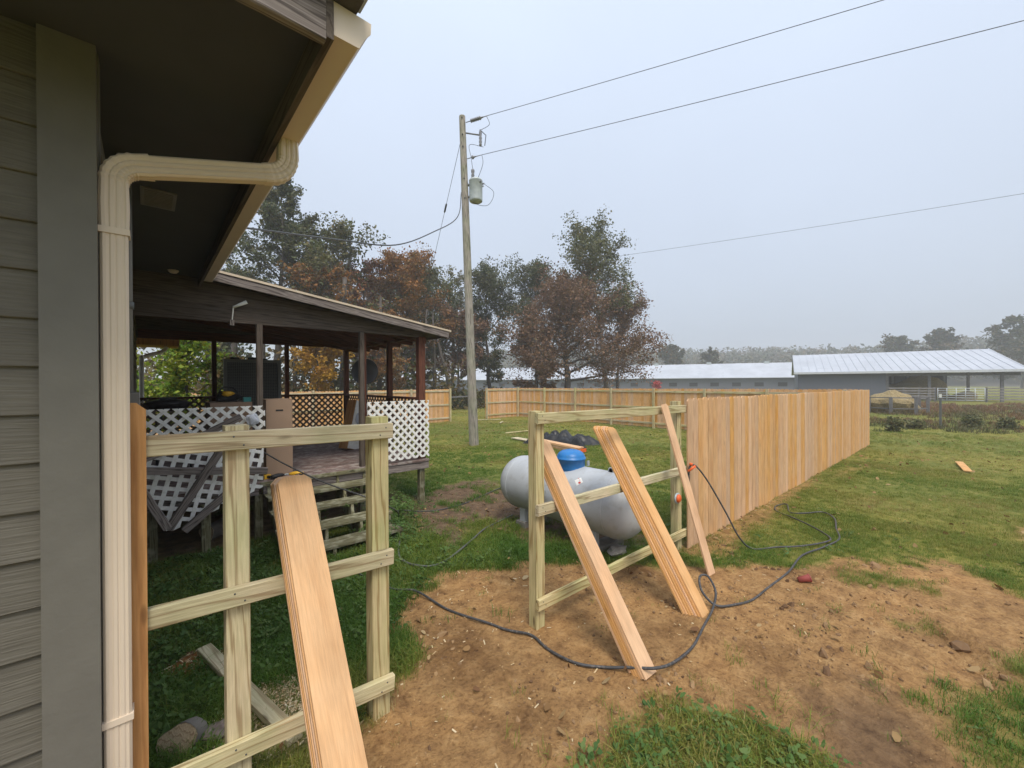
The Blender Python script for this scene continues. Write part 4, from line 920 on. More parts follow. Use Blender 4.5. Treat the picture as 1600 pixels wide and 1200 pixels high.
for z in (10.75, 10.2, 9.8, 8.75, 8.1):
    q = pp(z, .10, R_(-130)); mb = MB(); mb.lathe([(.022, 0), (.022, .03), (.01, .05)], Matrix.Translation(q) @ Vector((-.6, -.75, 0)).to_track_quat('Z', 'Y').to_matrix().to_4x4(), 8); mb.build('bolt', M['wire'], up_)
def line(name, a, b_, sag, r, label):
    a, b_ = Vector(a), Vector(b_); pts = [a.lerp(b_, t) - Vector((0, 0, sag * 4 * t * (1 - t))) for t in np.linspace(0, 1, 25)]
    mb_ = MB(); mb_.tube(pts, r, 6); return mb_.build(name, M['wire'], None, label, cat='power line')
line('power_line', i1, i1 + Vector((WD.x * 45, WD.y * 45, .2)), .35, .008, 'uppermost power line leaving the pole top')
line('power_line', i2, i2 + Vector((WD.x * 45, WD.y * 45, .1)), .35, .008, 'second power line leaving the pole above the transformer')
line('power_line', (28.5, 46.0, 15.6), (42.5, -12, 13.3), .5, .012, 'lowest power line passing behind the trees')
dr = [pp(8.35, .12, R_(130)), (7.0, 10.3, 7.0), (5.6, 9.35, 5.95), (4.1, 8.45, 5.05), (2.4, 7.35, 4.5), (.85, 6.62, 4.12), (.35, 6.35, 3.9)]
cord('service_cable', dr, .014, M['wire'], 'slack service cable hanging from the pole to the house roof', 'cable')
ga = Vector((12.6, 25.7, -.15)); gb = pp(10.0, .1, R_(120))
mb = MB(); mb.tube([gb, ga], .008, 6); gw = mb.build('guy_wire', M['wire'], up_)
q = gb.lerp(ga, .135); mb = MB(); mb.lathe([(.012, -.2), (.035, -.15), (.035, .15), (.012, .2)], Matrix.Translation(q) @ (ga - gb).normalized().to_track_quat('Z', 'Y').to_matrix().to_4x4(), 8); mb.build('strain_insulator', M['wire'], gw)

# ------------------------------------------------------------------ farm buildings
bfr_loc = (59.31, 14.17, -.2); brz = math.atan2(-.967, .256)
barn = thing('barn', 'open-sided grey barn with a pale metal roof beyond the field', 'barn', bfr_loc, brz); BF = W[barn.name]
BL, BDp, EH, RH = 17.9, 9.0, 3.35, 5.75      # local x runs along the front eave, local y goes back
def bpart(nm, mt, *boxes, kind=None, parent=None):
    mb_ = MB()
    for lo, hi in boxes: mb_.box(lo, hi)
    return mb_.build(nm, mt, parent or barn, frame=BF, kind=kind)
mb = MB(); t_ = .08
mb.prism([(-.4, -.6, EH - .2), (-.4, BDp, RH), (-.4, 2 * BDp + .6, EH - .2), (-.4, 2 * BDp + .6, EH - .2 + t_), (-.4, BDp, RH + t_), (-.4, -.6, EH - .2 + t_)], (BL + .8, 0, 0)); rf_ = mb.build('roof', M['metal_roof'], barn, frame=BF)
sl = (RH - EH + .2) / (BDp + .6)
for k in range(26):
    x = -.35 + k * (BL + .7) / 25; mb = MB(); mb.prism([(x, -.6, EH - .2 + t_), (x, BDp, RH + t_), (x, BDp, RH + t_ + .04), (x, -.6, EH - .2 + t_ + .04)], (.06, 0, 0)); mb.build('roof_rib', M['metal_roof'], rf_, frame=BF)
bpart('fascia', M['gate'], ((-.42, -.66, EH - .32), (BL + .42, -.61, EH - .08)))
mb = MB(); mb.prism([(BL + .405, -.6, EH - .3), (BL + .405, BDp, RH - .1), (BL + .405, BDp, RH + .12), (BL + .405, -.6, EH - .08)], (.05, 0, 0)); mb.build('rake_trim', M['gate'], barn, frame=BF)
for k in range(20):
    bpart('wall_sheet', M['barn_wall'], ((.02 + k * .4, -.03 - .02 * (k % 2), 0), (.42 + k * .4, .0, EH - .33)))
bpart('end_wall', M['barn_wall'], ((0, .02, 0), (.06, 2 * BDp, EH - .1)))
bpart('inner_wall', M['barn_dark'], ((7.95, .0, 0), (8.03, 2 * BDp, EH - .1)))
bpart('back_wall', M['barn_dark'], ((8.05, 2 * BDp - .1, 0), (17.0, 2 * BDp, EH - .1)))
for x in (8.05, 11.4, 16.6):
    for yy in (-.0, 9.0, 17.6):
        bpart('post', M['barn_post'], ((x, yy + .01, 0), (x + .22, yy + .23, EH - .36 if yy != 9 else RH - .4)))
bpart('header_beam', M['barn_post'], ((8.06, -.02, EH - .66), (BL, .005, EH - .37)))
rock((11.6, 8, .2), 2.3, 41, sub=3, squash=(1.55, .8, .95)).build('hay_heap', M['hay'], None, 'large brown heap of hay inside the open barn', frame=BF, cat='hay')
rock((15.2, 5.5, .1), .9, 42, sub=3, squash=(1.3, .9, .8)).build('hay_heap', M['hay'], None, 'small orange-brown hay heap by the barn posts', frame=BF, cat='hay')
def board_fence(x0, x1, yy, label, n_=5):
    t2 = thing('board_fence', label, 'fence', BF @ Vector(((x0 + x1) / 2, yy, 0)), brz)
    for k in range(n_):
        mb_ = MB(); mb_.box((x0, yy, .25 + k * .27), (x1, yy + .04, .38 + k * .27)); mb_.build('rail', M['fence_board'], t2, frame=BF)
    for x in np.linspace(x0, x1, 4):
        mb_ = MB(); mb_.box((x - .07, yy + .045, 0), (x + .07, yy + .17, 1.5)); mb_.build('post', M['barn_post'], t2, frame=BF)
M['fence_board'] = plain('old_fence_board', (.24, .22, .21), rough=.9, var=.15)
board_fence(8.0, 11.6, -1.6, 'grey board fence left of the metal gate before the barn')
board_fence(15.2, 27, -1.6, 'grey board fence right of the metal gate before the barn')
gt = thing('farm_gate', 'pale tubular metal gate in the board fence before the barn', 'gate', BF @ Vector((13.4, -1.6, 0)), brz)
for k in range(6):
    mb = MB(); mb.tube([(11.75, -1.65, .2 + k * .24), (15.05, -1.65, .2 + k * .24)], .03, 6); mb.build('bar', M['gate'], gt, frame=BF)
for x in np.linspace(11.75, 15.05, 6):
    mb = MB(); mb.tube([(x, -1.69, .16), (x, -1.69, 1.44)], .03, 6); mb.build('upright', M['gate'], gt, frame=BF)
# long poultry house
pa, pb_ = Vector((97.0, 21.0, 0)), Vector((52.0, 112.0, 0)); prz = math.atan2(pb_.y - pa.y, pb_.x - pa.x); PLn = (pb_ - pa).length
ph = thing('poultry_house', 'very long low farm shed with a pale metal roof behind the trees', 'shed', (pa.x, pa.y, -.3), prz); PF = W[ph.name]
mb = MB(); mb.prism([(0, 1.0, 3.0), (0, -6.0, 6.2), (0, -13, 3.0), (0, -13, 3.1), (0, -6.0, 6.3), (0, 1.0, 3.1)], (PLn, 0, 0)); prf = mb.build('roof', M['metal_roof'], ph, frame=PF)
mb = MB(); mb.box((.3, -12.4, 0), (PLn - .3, .3, 3.02)); mb.build('wall', M['barn_wall'], ph, frame=PF)
for x in np.linspace(6, PLn - 6, 9):
    mb = MB(); mb.box((x, -6.4, 6.1), (x + .9, -5.6, 6.65)); mb.build('ridge_vent', M['galv'], prf, frame=PF)
for x in np.linspace(4, PLn - 4, 24):
    mb = MB(); mb.box((x, .305, 1.3), (x + 1.6, .33, 2.1)); mb.build('curtain_panel', M['barn_dark'], ph, frame=PF)
# hay feeder, T-post
hf = thing('hay_feeder', 'round pile of hay inside a low rail feeder at the end of the long fence', 'feeder', (37.4, 3.5, -.2))
rock((37.4, 3.5, .2), 1.15, 51, sub=3, squash=(1.1, 1.1, .95)).build('hay_pile', M['hay'], hf)
for k in range(8):
    a = k * math.pi / 4; x, yy = 37.4 + 1.6 * math.cos(a), 3.5 + 1.6 * math.sin(a)
    mb = MB(); mb.box((x - .08, yy - .08, -.25), (x + .08, yy + .08, .95)); mb.build('post', M['barn_post'], hf)
    a2 = (k + 1) * math.pi / 4; x2, y2 = 37.4 + 1.6 * math.cos(a2), 3.5 + 1.6 * math.sin(a2)
    for z in (.2, .9): plank('rail', (x, yy, z), (x2, y2, z), .06, .03, M['barn_post'], hf, wdir=(0, 0, 1))
tp = thing('fence_stake', 'single white-topped metal stake standing at the edge of the weeds', 'stake', (26.9, .95, -.2))
mb = MB(); mb.box((26.87, .93, -.3), (26.93, .97, 1.22)); mb.box((26.885, .97, -.3), (26.915, 1.01, 1.22)); mb.build('shaft', M['alu'], tp)
mb = MB(); mb.box((26.868, .928, 1.22), (26.932, 1.012, 1.38)); mb.build('painted_tip', M['white'], tp)
# small stile rail seen through the back gateway
st_ = thing('wire_fence', 'old low rail fence seen through the back gateway', 'fence', (16, 23, -.2))
for x in (15.0, 17.4): plank('post', (x, 24.0, -.3), (x, 24.0, 1.1), .12, .12, M['barn_post'], st_)
plank('rail', (14.8, 24, 1.0), (17.6, 24, 1.05), .09, .05, M['barn_post'], st_, wdir=(0, 0, 1))

# ------------------------------------------------------------------ trees
def card_mesh(name, C, S, mt, seed, up=.3, dia=True):
    """one mesh of leaf cards: centres C (n,3), sizes S (n)"""
    rg_ = np.random.RandomState(seed); n_ = len(C)
    nv = rg_.normal(size=(n_, 3)); nv[:, 2] = np.abs(nv[:, 2]) + up; nv /= np.linalg.norm(nv, axis=1)[:, None]
    a = rg_.normal(size=(n_, 3)); a -= nv * (a * nv).sum(1)[:, None]; a /= np.linalg.norm(a, axis=1)[:, None]; b_ = np.cross(nv, a)
    s = S[:, None]; w_ = .62
    V = np.stack([C - a * s, C - b_ * s * w_, C + a * s, C + b_ * s * w_], 1).reshape(-1, 3)
    V += rg_.normal(size=V.shape) * np.repeat(S, 4)[:, None] * .12
    me = bpy.data.meshes.new(name); me.vertices.add(4 * n_); me.vertices.foreach_set('co', V.ravel())
    me.loops.add(4 * n_); me.loops.foreach_set('vertex_index', np.arange(4 * n_, dtype=np.int32)); me.polygons.add(n_); me.polygons.foreach_set('loop_start', np.arange(0, 4 * n_, 4, dtype=np.int32))
    me.update(calc_edges=True); return me
def set_rnd(me, r):
    at_ = me.attributes.new('rnd', 'FLOAT', 'FACE'); at_.data.foreach_set('value', np.clip(r, 0, 1).astype(np.float32))
LM = {
 'pine': leafmat('leaf_dark_green', [(.05, .07, .032), (.08, .10, .044), (.125, .125, .058), (.17, .14, .07)]),
 'oakgreen': leafmat('leaf_olive', [(.06, .08, .035), (.105, .12, .048), (.16, .155, .065), (.21, .155, .065)]),
 'red': leafmat('leaf_russet', [(.14, .045, .025), (.2, .07, .03), (.23, .10, .045), (.12, .085, .045)]),
 'orange': leafmat('leaf_orange', [(.25, .105, .03), (.31, .14, .04), (.21, .125, .05), (.14, .12, .05)]),
 'brown': leafmat('leaf_brown', [(.13, .072, .048), (.2, .112, .066), (.23, .135, .08), (.15, .13, .07)]),
 'pale': leafmat('leaf_pale', [(.12, .13, .06), (.2, .19, .10), (.2, .16, .08)]),
 'bright': leafmat('leaf_bright_green', [(.08, .17, .02), (.16, .26, .03), (.30, .33, .04), (.38, .30, .04)], .35),
 'yellow': leafmat('leaf_gold', [(.30, .17, .02), (.42, .24, .03), (.33, .15, .03)], .35),
 'under': leafmat('leaf_undergrowth', [(.03, .05, .016), (.06, .08, .025), (.12, .09, .035), (.17, .10, .035)]),
 'far': leafmat('leaf_far', [(.04, .055, .03), (.07, .08, .04), (.12, .09, .05), (.15, .10, .05)]),
}
ENV = {'round': lambda t: math.sqrt(max(.05, 1 - (2 * t - .95) ** 2)), 'cone': lambda t: 1.05 - .8 * t, 'top': lambda t: .55 + .6 * math.sin(math.pi * min(1, t * .9 + .1)), 'wide': lambda t: (1 - t) ** .45 * 1.05 + .08, 'column': lambda t: .8 - .45 * t}
def tree(name, base, H_, cr_, h0, shape, nl, leaves, ls_, lm, bark, seed, label, lean_=(0, 0), r0=None, group='trees beyond the fence', clump=1.0, up_lo=.25, up_hi=1.1, fill=1.0, cat='tree'):
    rg_ = np.random.RandomState(seed); bx, by = base; bz = float(gz(np.array([bx]), np.array([by]), False)[0]) - .1
    nm_small = name not in ('far_tree', 'weed_bush'); t_ = thing(name, label, cat, (bx, by, bz), 0, group); r0 = r0 or H_ * .017
    mb_ = MB(); K = 10; wob = np.cumsum(rg_.normal(0, H_ * .006, (K + 1, 2)), 0); wob[0] = 0
    tp_ = [Vector((bx + wob[k][0] + lean_[0] * k / K, by + wob[k][1] + lean_[1] * k / K, bz + H_ * .97 * k / K)) for k in range(K + 1)]
    mb_.tube(tp_, [r0 * (1.25 if k == 0 else 1) * (1 - .93 * (k / K) ** 1.1) for k in range(K + 1)], 7, cap=False)
    def at_h(t):
        f = t * K; i = min(int(f), K - 1); return tp_[i].lerp(tp_[i + 1], f - i)
    cents = []; wts = []
    for i in range(nl):
        t = h0 + (1 - h0) * ((i + rg_.rand()) / nl) ** .9 * .97; tt = (t - h0) / (1 - h0)
        a = i * 2.4 + rg_.normal(0, .4); Ln = cr_ * ENV[shape](tt) * rg_.uniform(.72, 1.12); e = up_lo + (up_hi - up_lo) * tt + rg_.normal(0, .12)
        p = at_h(t); d = Vector((math.cos(a) * math.cos(e), math.sin(a) * math.cos(e), math.sin(e))); pts = [p]
        for k in range(5):
            d = (d + Vector((rg_.normal(0, .16), rg_.normal(0, .16), rg_.normal(.05, .12)))).normalized(); pts.append(pts[-1] + d * Ln / 5)
        rl_ = max(.02, r0 * .42 * (1 - tt * .75)); mb_.tube(pts, [rl_ * (1 - .8 * k / 5) for k in range(6)], 5, cap=False)
        for s in range(9):
            f = .22 + .78 * (s + rg_.rand()) / 9; q = pts[min(int(f * 5), 4)].lerp(pts[min(int(f * 5), 4) + 1], f * 5 - int(f * 5)) if f < 1 else pts[-1]
            d2 = (d + Vector(rg_.normal(0, .85, 3))).normalized(); L2 = Ln * rg_.uniform(.22, .42); e2 = q + d2 * L2; m2 = q.lerp(e2, .5) + Vector(rg_.normal(0, L2 * .1, 3))
            mb_.tube([q, m2, e2], [max(.012, rl_ * .28), max(.009, rl_ * .18), .005], 3, cap=False)
            for u in (.35, .7, 1.0): cents.append(q.lerp(e2, u)); wts.append(L2)
            for z in range(2):
                e3 = m2 + Vector(rg_.normal(0, L2 * .42, 3)); mb_.tube([m2, e3], [.010, .004], 3, cap=False); cents.append(e3); wts.append(L2)
        cents.append(pts[-1]); wts.append(Ln * .25)
    mb_.build('trunk', bark, t_)
    C0 = np.array([tuple(c_) for c_ in cents]); Wt = np.array(wts); keep = rg_.rand(len(C0)) < fill; C0 = C0[keep]; Wt = Wt[keep]
    if nm_small: leaves = int(leaves * 1.5); ls_ = ls_ * .8; fill = fill * .86
    idx = rg_.randint(0, len(C0), leaves); sg = np.maximum(.15, Wt[idx] * .25 * clump)
    C = C0[idx] + np.clip(rg_.normal(size=(leaves, 3)), -1.5, 1.5) * sg[:, None] * np.array([1, 1, .72])
    S = ls_ * rg_.uniform(.6, 1.35, leaves)
    me = card_mesh('crown', C, S, lm, seed); me.materials.append(lm)
    base_r = rg_.rand(len(C0)); set_rnd(me, base_r[idx] * .6 + rg_.rand(leaves) * .4)
    o = bpy.data.objects.new('crown', me); col.objects.link(o); _place(o, Matrix.Identity(4), t_)
    return t_
TREES = [
 ('pine_tree', (6.5, 32.9), 16.3, 5.2, .30, 'column', 30, 15000, .125, 'pine', 'bark', 1, 'tallest dark green tree at the left above the porch roof', {}),
 ('pine_tree', (3.6, 36.5), 14.6, 4.2, .22, 'column', 20, 9000, .17, 'pine', 'bark', 2, 'dark green tree half hidden behind the house gutter', {}),
 ('oak_tree', (10.3, 32.3), 13.4, 4.8, .3, 'round', 18, 9500, .14, 'oakgreen', 'pale_bark', 3, 'half bare olive tree with forked limbs above the porch roof', dict(fill=.7)),
 ('maple_tree', (13.4, 33.0), 12.0, 3.4, .3, 'round', 14, 5200, .13, 'red', 'bark', 4, 'thin red-leaved tree between the bare tree and the orange tree', dict(fill=.75)),
 ('maple_tree', (15.9, 31.4), 12.6, 3.8, .25, 'round', 18, 16000, .12, 'orange', 'bark', 5, 'bright orange autumn tree above the porch roof end', {}),
 ('oak_tree', (19.6, 34.5), 12.6, 4.2, .2, 'round', 18, 10000, .14, 'oakgreen', 'pale_bark', 6, 'olive tree between the orange tree and the utility pole', dict(fill=.8)),
 ('bare_tree', (24.5, 37.3), 14.0, 4.2, .3, 'column', 18, 2600, .13, 'pale', 'pale_bark', 7, 'pale nearly bare tree just left of the utility pole', dict(fill=.5, up_lo=.6)),
 ('oak_tree', (26.4, 32.8), 13.4, 4.3, .18, 'round', 24, 17000, .13, 'pine', 'bark', 8, 'dark tree directly behind the utility pole', {}),
 ('small_tree', (21.7, 31.8), 8.2, 3.2, .3, 'round', 14, 8000, .14, 'brown', 'bark', 9, 'small dark tree left of the pole foot', {}),
 ('oak_tree', (31.9, 31.8), 14.4, 4.8, .35, 'round', 21, 16000, .135, 'pine', 'bark', 10, 'green-topped tree between the pole and the russet oak', {}),
 ('pine_tree', (33.6, 24.0), 15.6, 4.4, .52, 'top', 18, 10000, .14, 'oakgreen', 'pale_bark', 11, 'tallest slender pine rising above the russet oak', dict(lean_=(-1.0, 1.3), fill=.85)),
 ('oak_tree', (29.0, 25.2), 10.9, 6.3, .20, 'wide', 28, 21000, .125, 'brown', 'bark', 12, 'broad russet oak with spreading dark limbs beyond the fence', dict(r0=.34, up_lo=.12, up_hi=1.2)),
 ('oak_tree', (35.2, 23.6), 9.8, 5.0, .25, 'wide', 19, 10000, .14, 'brown', 'bark', 13, 'thin-leaved brown tree at the right end of the tree group', dict(fill=.75, up_lo=.1)),
 ('small_tree', (26.6, 26.4), 6.6, 2.9, .18, 'round', 12, 6500, .15, 'brown', 'bark', 14, 'low dark brown tree at the left foot of the broad oak', {}),
 ('maple_tree', (7.6, 26.0), 6.0, 2.2, .2, 'round', 13, 7500, .12, 'yellow', 'bark', 15, 'golden maple seen through the porch posts', {}),
 ('maple_tree', (12.2, 26.4), 6.6, 2.3, .25, 'round', 12, 5200, .12, 'orange', 'bark', 16, 'small orange maple seen through the right porch posts', {}),
 ('sapling', (.75, 14.6), 3.75, 1.05, .12, 'round', 14, 5200, .075, 'bright', 'bark', 17, 'bright yellow-green sapling seen through the left of the porch', {}),
 ('shrub', (1.9, 14.4), 2.6, 1.0, .1, 'round', 12, 3200, .075, 'under', 'bark', 18, 'dark green bush right of the bright sapling', {}),
 ('shrub', (-.6, 14.0), 2.7, 1.0, .1, 'round', 12, 3200, .075, 'bright', 'bark', 19, 'green bush left of the bright sapling by the house wall', {}),
 ('oak_tree', (17.9, 33.6), 12.4, 3.6, .25, 'round', 17, 8500, .13, 'oakgreen', 'pale_bark', 23, 'yellowish olive tree touching the right side of the orange tree', dict(fill=.85)),
 ('oak_tree', (12.0, 40.5), 13.5, 4.0, .3, 'round', 15, 6500, .17, 'oakgreen', 'bark', 20, 'olive tree far back behind the porch centre', {}),
 ('oak_tree', (17.5, 42.0), 12.5, 4.0, .25, 'round', 15, 6500, .17, 'brown', 'bark', 21, 'brown tree far back behind the orange tree', {}),
 ('oak_tree', (8.8, 29.6), 10.0, 3.2, .35, 'round', 12, 4200, .14, 'orange', 'bark', 22, 'rusty tree low behind the porch roof middle', dict(r0=.3, fill=.8)),
 ('far_tree', (114.8, 58.5), 12.0, 5.2, .12, 'round', 16, 5000, .42, 'far', 'bark', 30, 'hazy rounded tree left above the long shed', {}),
 ('far_tree', (128.6, 52.9), 10.8, 4.0, .15, 'round', 14, 3500, .42, 'far', 'bark', 31, 'smaller hazy tree above the long shed', {}),
 ('far_tree', (165.0, 13.9), 14.2, 6.5, .2, 'wide', 16, 4500, .45, 'far', 'bark', 32, 'hazy spreading tree behind the left part of the barn roof', {}),
 ('far_tree', (162.1, 5.7), 14.8, 6.8, .2, 'wide', 16, 5000, .45, 'far', 'bark', 33, 'larger hazy spreading tree behind the barn roof ridge', {}),
 ('far_tree', (160.0, -8.0), 15.0, 7.5, .15, 'round', 16, 5000, .45, 'far', 'bark', 34, 'hazy tree at the right edge behind the barn gable', {}),
]
for (nm, base, H_, cr_, h0, sh, nl, lv, ls_, lm, bk, sd_, lb, kw) in TREES:
    if nm == 'far_tree': kw = dict(kw, group='hazy trees beyond the farm buildings')
    if nm in ('shrub', 'sapling'): kw = dict(kw, group='bushes behind the porch', cat='bush' if nm == 'shrub' else 'tree')
    tree(nm, base, H_, cr_, h0, sh, nl, lv, ls_, LM[lm], M[bk], sd_, lb, **kw)
sn = thing('dead_snag', 'bare dead spike standing up from the tree crowns above the porch roof', 'tree', (11.4, 32.0, -.2))
mb = MB(); mb.tube(spline([(11.4, 32, -.2), (11.5, 32, 5), (11.8, 32.1, 9), (11.75, 32, 12), (11.95, 32, 14.9)], 4), [.22 * (1 - .9 * k / 16) for k in range(17)], 6); mb.build('trunk', M['pale_bark'], sn)
# woodland undergrowth: one dark tangled mass behind the porch and fences
rg_ = np.random.RandomState(77)
n_ = 26000; x = rg_.uniform(-8, 26, n_); yb2 = 27 + rg_.rand(n_) * 17 - .0 * x; hz = rg_.rand(n_) ** 1.6 * (2.2 + 3.4 * vnoise(x * .35, yb2 * .35, 4)) * np.where(x > 20, .35, 1)
me = card_mesh('undergrowth', np.stack([x, yb2, hz - .2], 1), .17 * rg_.uniform(.6, 1.4, n_), None, 78); me.materials.append(LM['under']); set_rnd(me, vnoise(x * .5, yb2 * .5, 9) * .8 + rg_.rand(n_) * .35)
o = bpy.data.objects.new('undergrowth', me); col.objects.link(o); tag(o, 'dark woodland undergrowth behind the porch', 'undergrowth', kind='stuff')
n_ = 6000; x = rg_.uniform(22, 52, n_); yb2 = 45 - x * .52 + rg_.normal(0, 2.0, n_) + 6; hz = rg_.rand(n_) ** 1.5 * 1.2
me = card_mesh('hedgerow', np.stack([x, yb2, hz - .2], 1), .14 * rg_.uniform(.6, 1.4, n_), None, 79); me.materials.append(LM['under']); set_rnd(me, vnoise(x * .5, yb2 * .5, 9) * .8 + rg_.rand(n_) * .35)
o = bpy.data.objects.new('hedgerow', me); col.objects.link(o); tag(o, 'low dark brush under the trees beyond the side fence', 'undergrowth', kind='stuff')
# trunks standing in the wood behind the porch
for k, (x, yy, r_, h_) in enumerate(((9.6, 27.5, .27, 9), (5.2, 29, .16, 8), (12.9, 29.5, .18, 8.5), (14.2, 29, .12, 7), (16.6, 29.5, .15, 8), (2.6, 28, .14, 8), (4.0, 31, .2, 9), (18.2, 30.5, .14, 8), (7.0, 29.0, .12, 7))):
    t_ = thing('tree_trunk', 'thick bare trunk in the woodland behind the porch' if r_ > .22 else ('', 'third', 'sixth', 'seventh', 'eighth', 'first', 'second', 'rightmost', 'fifth')[k] + ' slim trunk from the left in the woodland behind the porch', 'tree', (x, yy, -.2), 0, 'slim trunks behind the porch' if r_ < .22 else None)
    mb = MB(); mb.tube([(x, yy, -.3), (x + .1, yy, h_ * .5), (x + rp.uniform(-.4, .4), yy, h_)], [r_ * 1.15, r_ * .9, r_ * .5], 8); mb.build('trunk', M['bark'], t_)
lt = thing('tree_trunk', 'leaning dark trunk just right of the porch corner', 'tree', (19.9, 30.0, -.2))
mb = MB(); mb.tube([(19.9, 30.0, -.3), (19.4, 30.3, 2.5), (18.6, 30.6, 6.0)], [.17, .14, .09], 8); mb.build('trunk', M['bark'], lt)

# distant wooded hill
hx = np.linspace(-100, 900, 41); HX, HY = np.meshgrid(np.linspace(140, 620, 25), np.linspace(-260, 560, 42))
def hillz(x, y):
    r = np.hypot(x, y); return -3 + 22 * sstep(170, 330, r) * (.55 + .75 * fbm(x * .006, y * .006, 3, 21)) 
HZ = hillz(HX, HY); q = HX.shape; vs = np.stack([HX.ravel(), HY.ravel(), HZ.ravel()], 1)
mb = MB(); mb.add(vs.tolist(), [(i * q[1] + j, i * q[1] + j + 1, (i + 1) * q[1] + j + 1, (i + 1) * q[1] + j) for i in range(q[0] - 1) for j in range(q[1] - 1)], True)
mb.build('hill', M['bark'], None, kind='structure')
nt_ = 900; rr_ = rg_.uniform(215, 330, nt_); aa = rg_.uniform(R_(-8), R_(62), nt_); TXs, TYs = rr_ * np.cos(aa), rr_ * np.sin(aa); hts = rg_.uniform(7, 13, nt_)
per = 80; idx = np.repeat(np.arange(nt_), per); u = rg_.normal(size=(nt_ * per, 3)); u /= np.linalg.norm(u, axis=1)[:, None]; u *= (rg_.rand(nt_ * per) ** .35)[:, None]
C = np.stack([TXs[idx] + u[:, 0] * hts[idx] * .5, TYs[idx] + u[:, 1] * hts[idx] * .5, hillz(TXs[idx], TYs[idx]) + hts[idx] * (.55 + .45 * u[:, 2])], 1)
me = card_mesh('distant_woods', C, rg_.uniform(.6, 1.2, len(C)), None, 80); me.materials.append(LM['far']); set_rnd(me, rg_.rand(nt_)[idx] * .75 + rg_.rand(len(idx)) * .25)
o = bpy.data.objects.new('distant_woods', me); col.objects.link(o); tag(o, 'hazy wooded hillside along the horizon', 'woods', kind='stuff')
# weeds and bushes at the pasture edge
for k, (x, yy, h_, lb) in enumerate(((23.6, 2.2, .5, 'leafy green weed bush nearest the end of the long fence'), (27.6, .0, .48, 'dark green weed bush right of the white-topped stake'), (28.3, -1.0, .42, 'reddish green weed bush second right of the stake'), (25.6, 1.7, .35, 'low weed clump left of the stake'))):
    tree('weed_bush', (x, yy), h_, h_ * .5, .08, 'round', 9, 700, .06, LM['oakgreen'], M['bark'], 90 + k, lb, group='weed bushes at the field edge', cat='bush')
t_ = thing('weed_bush', 'small scarlet bush beyond the side fence before the long shed', 'bush', (60, 33, 0)); 
C = rg_.normal(size=(300, 3)) * .3 + np.array([60, 33, 1.5]); me = card_mesh('crown', C, np.full(300, .16), None, 81); M['sc'] = leafmat('leaf_scarlet', [(.4, .04, .04), (.5, .08, .06)]); me.materials.append(M['sc']); set_rnd(me, rg_.rand(300))
o = bpy.data.objects.new('crown', me); col.objects.link(o); _place(o, Matrix.Identity(4), t_)
mb = MB(); mb.tube([(60, 33, -.2), (60, 33, 1.6)], .05, 5); mb.build('stem', M['bark'], t_)

# ------------------------------------------------------------------ grass, clover, weeds, clods: scattered stuff
def attr_leaf(name, cols, trans=.3, rough=.55):
    m_, n, b, l = mat(name); at_ = N(n, 'Attribute'); at_.attribute_type = 'INSTANCER'; at_.attribute_name = 'tint'
    lr = N(n, 'Attribute'); lr.attribute_name = 'rnd'
    mm = N(n, 'Math', operation='MULTIPLY_ADD'); l(lr.outputs['Fac'], mm.inputs[0]); mm.inputs[1].default_value = .45; l(at_.outputs['Fac'], mm.inputs[2])
    sb = N(n, 'Math', operation='SUBTRACT'); l(mm.outputs[0], sb.inputs[0]); sb.inputs[1].default_value = .22
    k = len(cols); r = ramp(n, [(i / (k - 1), c_) for i, c_ in enumerate(cols)]); l(sb.outputs[0], r.inputs[0])
    l(r.outputs[0], b.inputs['Base Color']); b.inputs['Roughness'].default_value = rough; b.inputs['Specular IOR Level'].default_value = .25
    if trans:
        tr = N(n, 'BsdfTranslucent'); l(r.outputs[0], tr.inputs[0]); ms = N(n, 'MixShader'); ms.inputs[0].default_value = trans
        l(b.outputs[0], ms.inputs[1]); l(tr.outputs[0], ms.inputs[2]); l(ms.outputs[0], n.nodes['Material Output'].inputs[0])
    return m_
GM = attr_leaf('grass_blade', [(.075, .16, .02), (.125, .205, .027), (.20, .23, .038), (.285, .255, .06), (.42, .325, .14)])
CM = attr_leaf('clover_leaf', [(.055, .115, .026), (.085, .16, .034), (.125, .19, .05), (.17, .21, .075)])
WM = attr_leaf('dry_weed', [(.10, .11, .04), (.17, .10, .05), (.21, .095, .045), (.25, .17, .09)])
KM = attr_leaf('soil_clod', [(.14, .08, .042), (.28, .175, .09), (.40, .26, .12), (.52, .38, .22)], trans=0, rough=.95)
CH = attr_leaf('wood_chip', [(.42, .27, .13), (.55, .42, .24), (.66, .56, .38), (.72, .66, .5)], trans=0, rough=.9)
def raw(name, V, F, mt, rnd=None):
    me = bpy.data.meshes.new(name); me.from_pydata(V, [], F); me.materials.append(mt); me.update()
    at_ = me.attributes.new('rnd', 'FLOAT', 'FACE'); at_.data.foreach_set('value', np.array(rnd if rnd is not None else np.zeros(len(F)), np.float32))
    return bpy.data.objects.new(name, me)
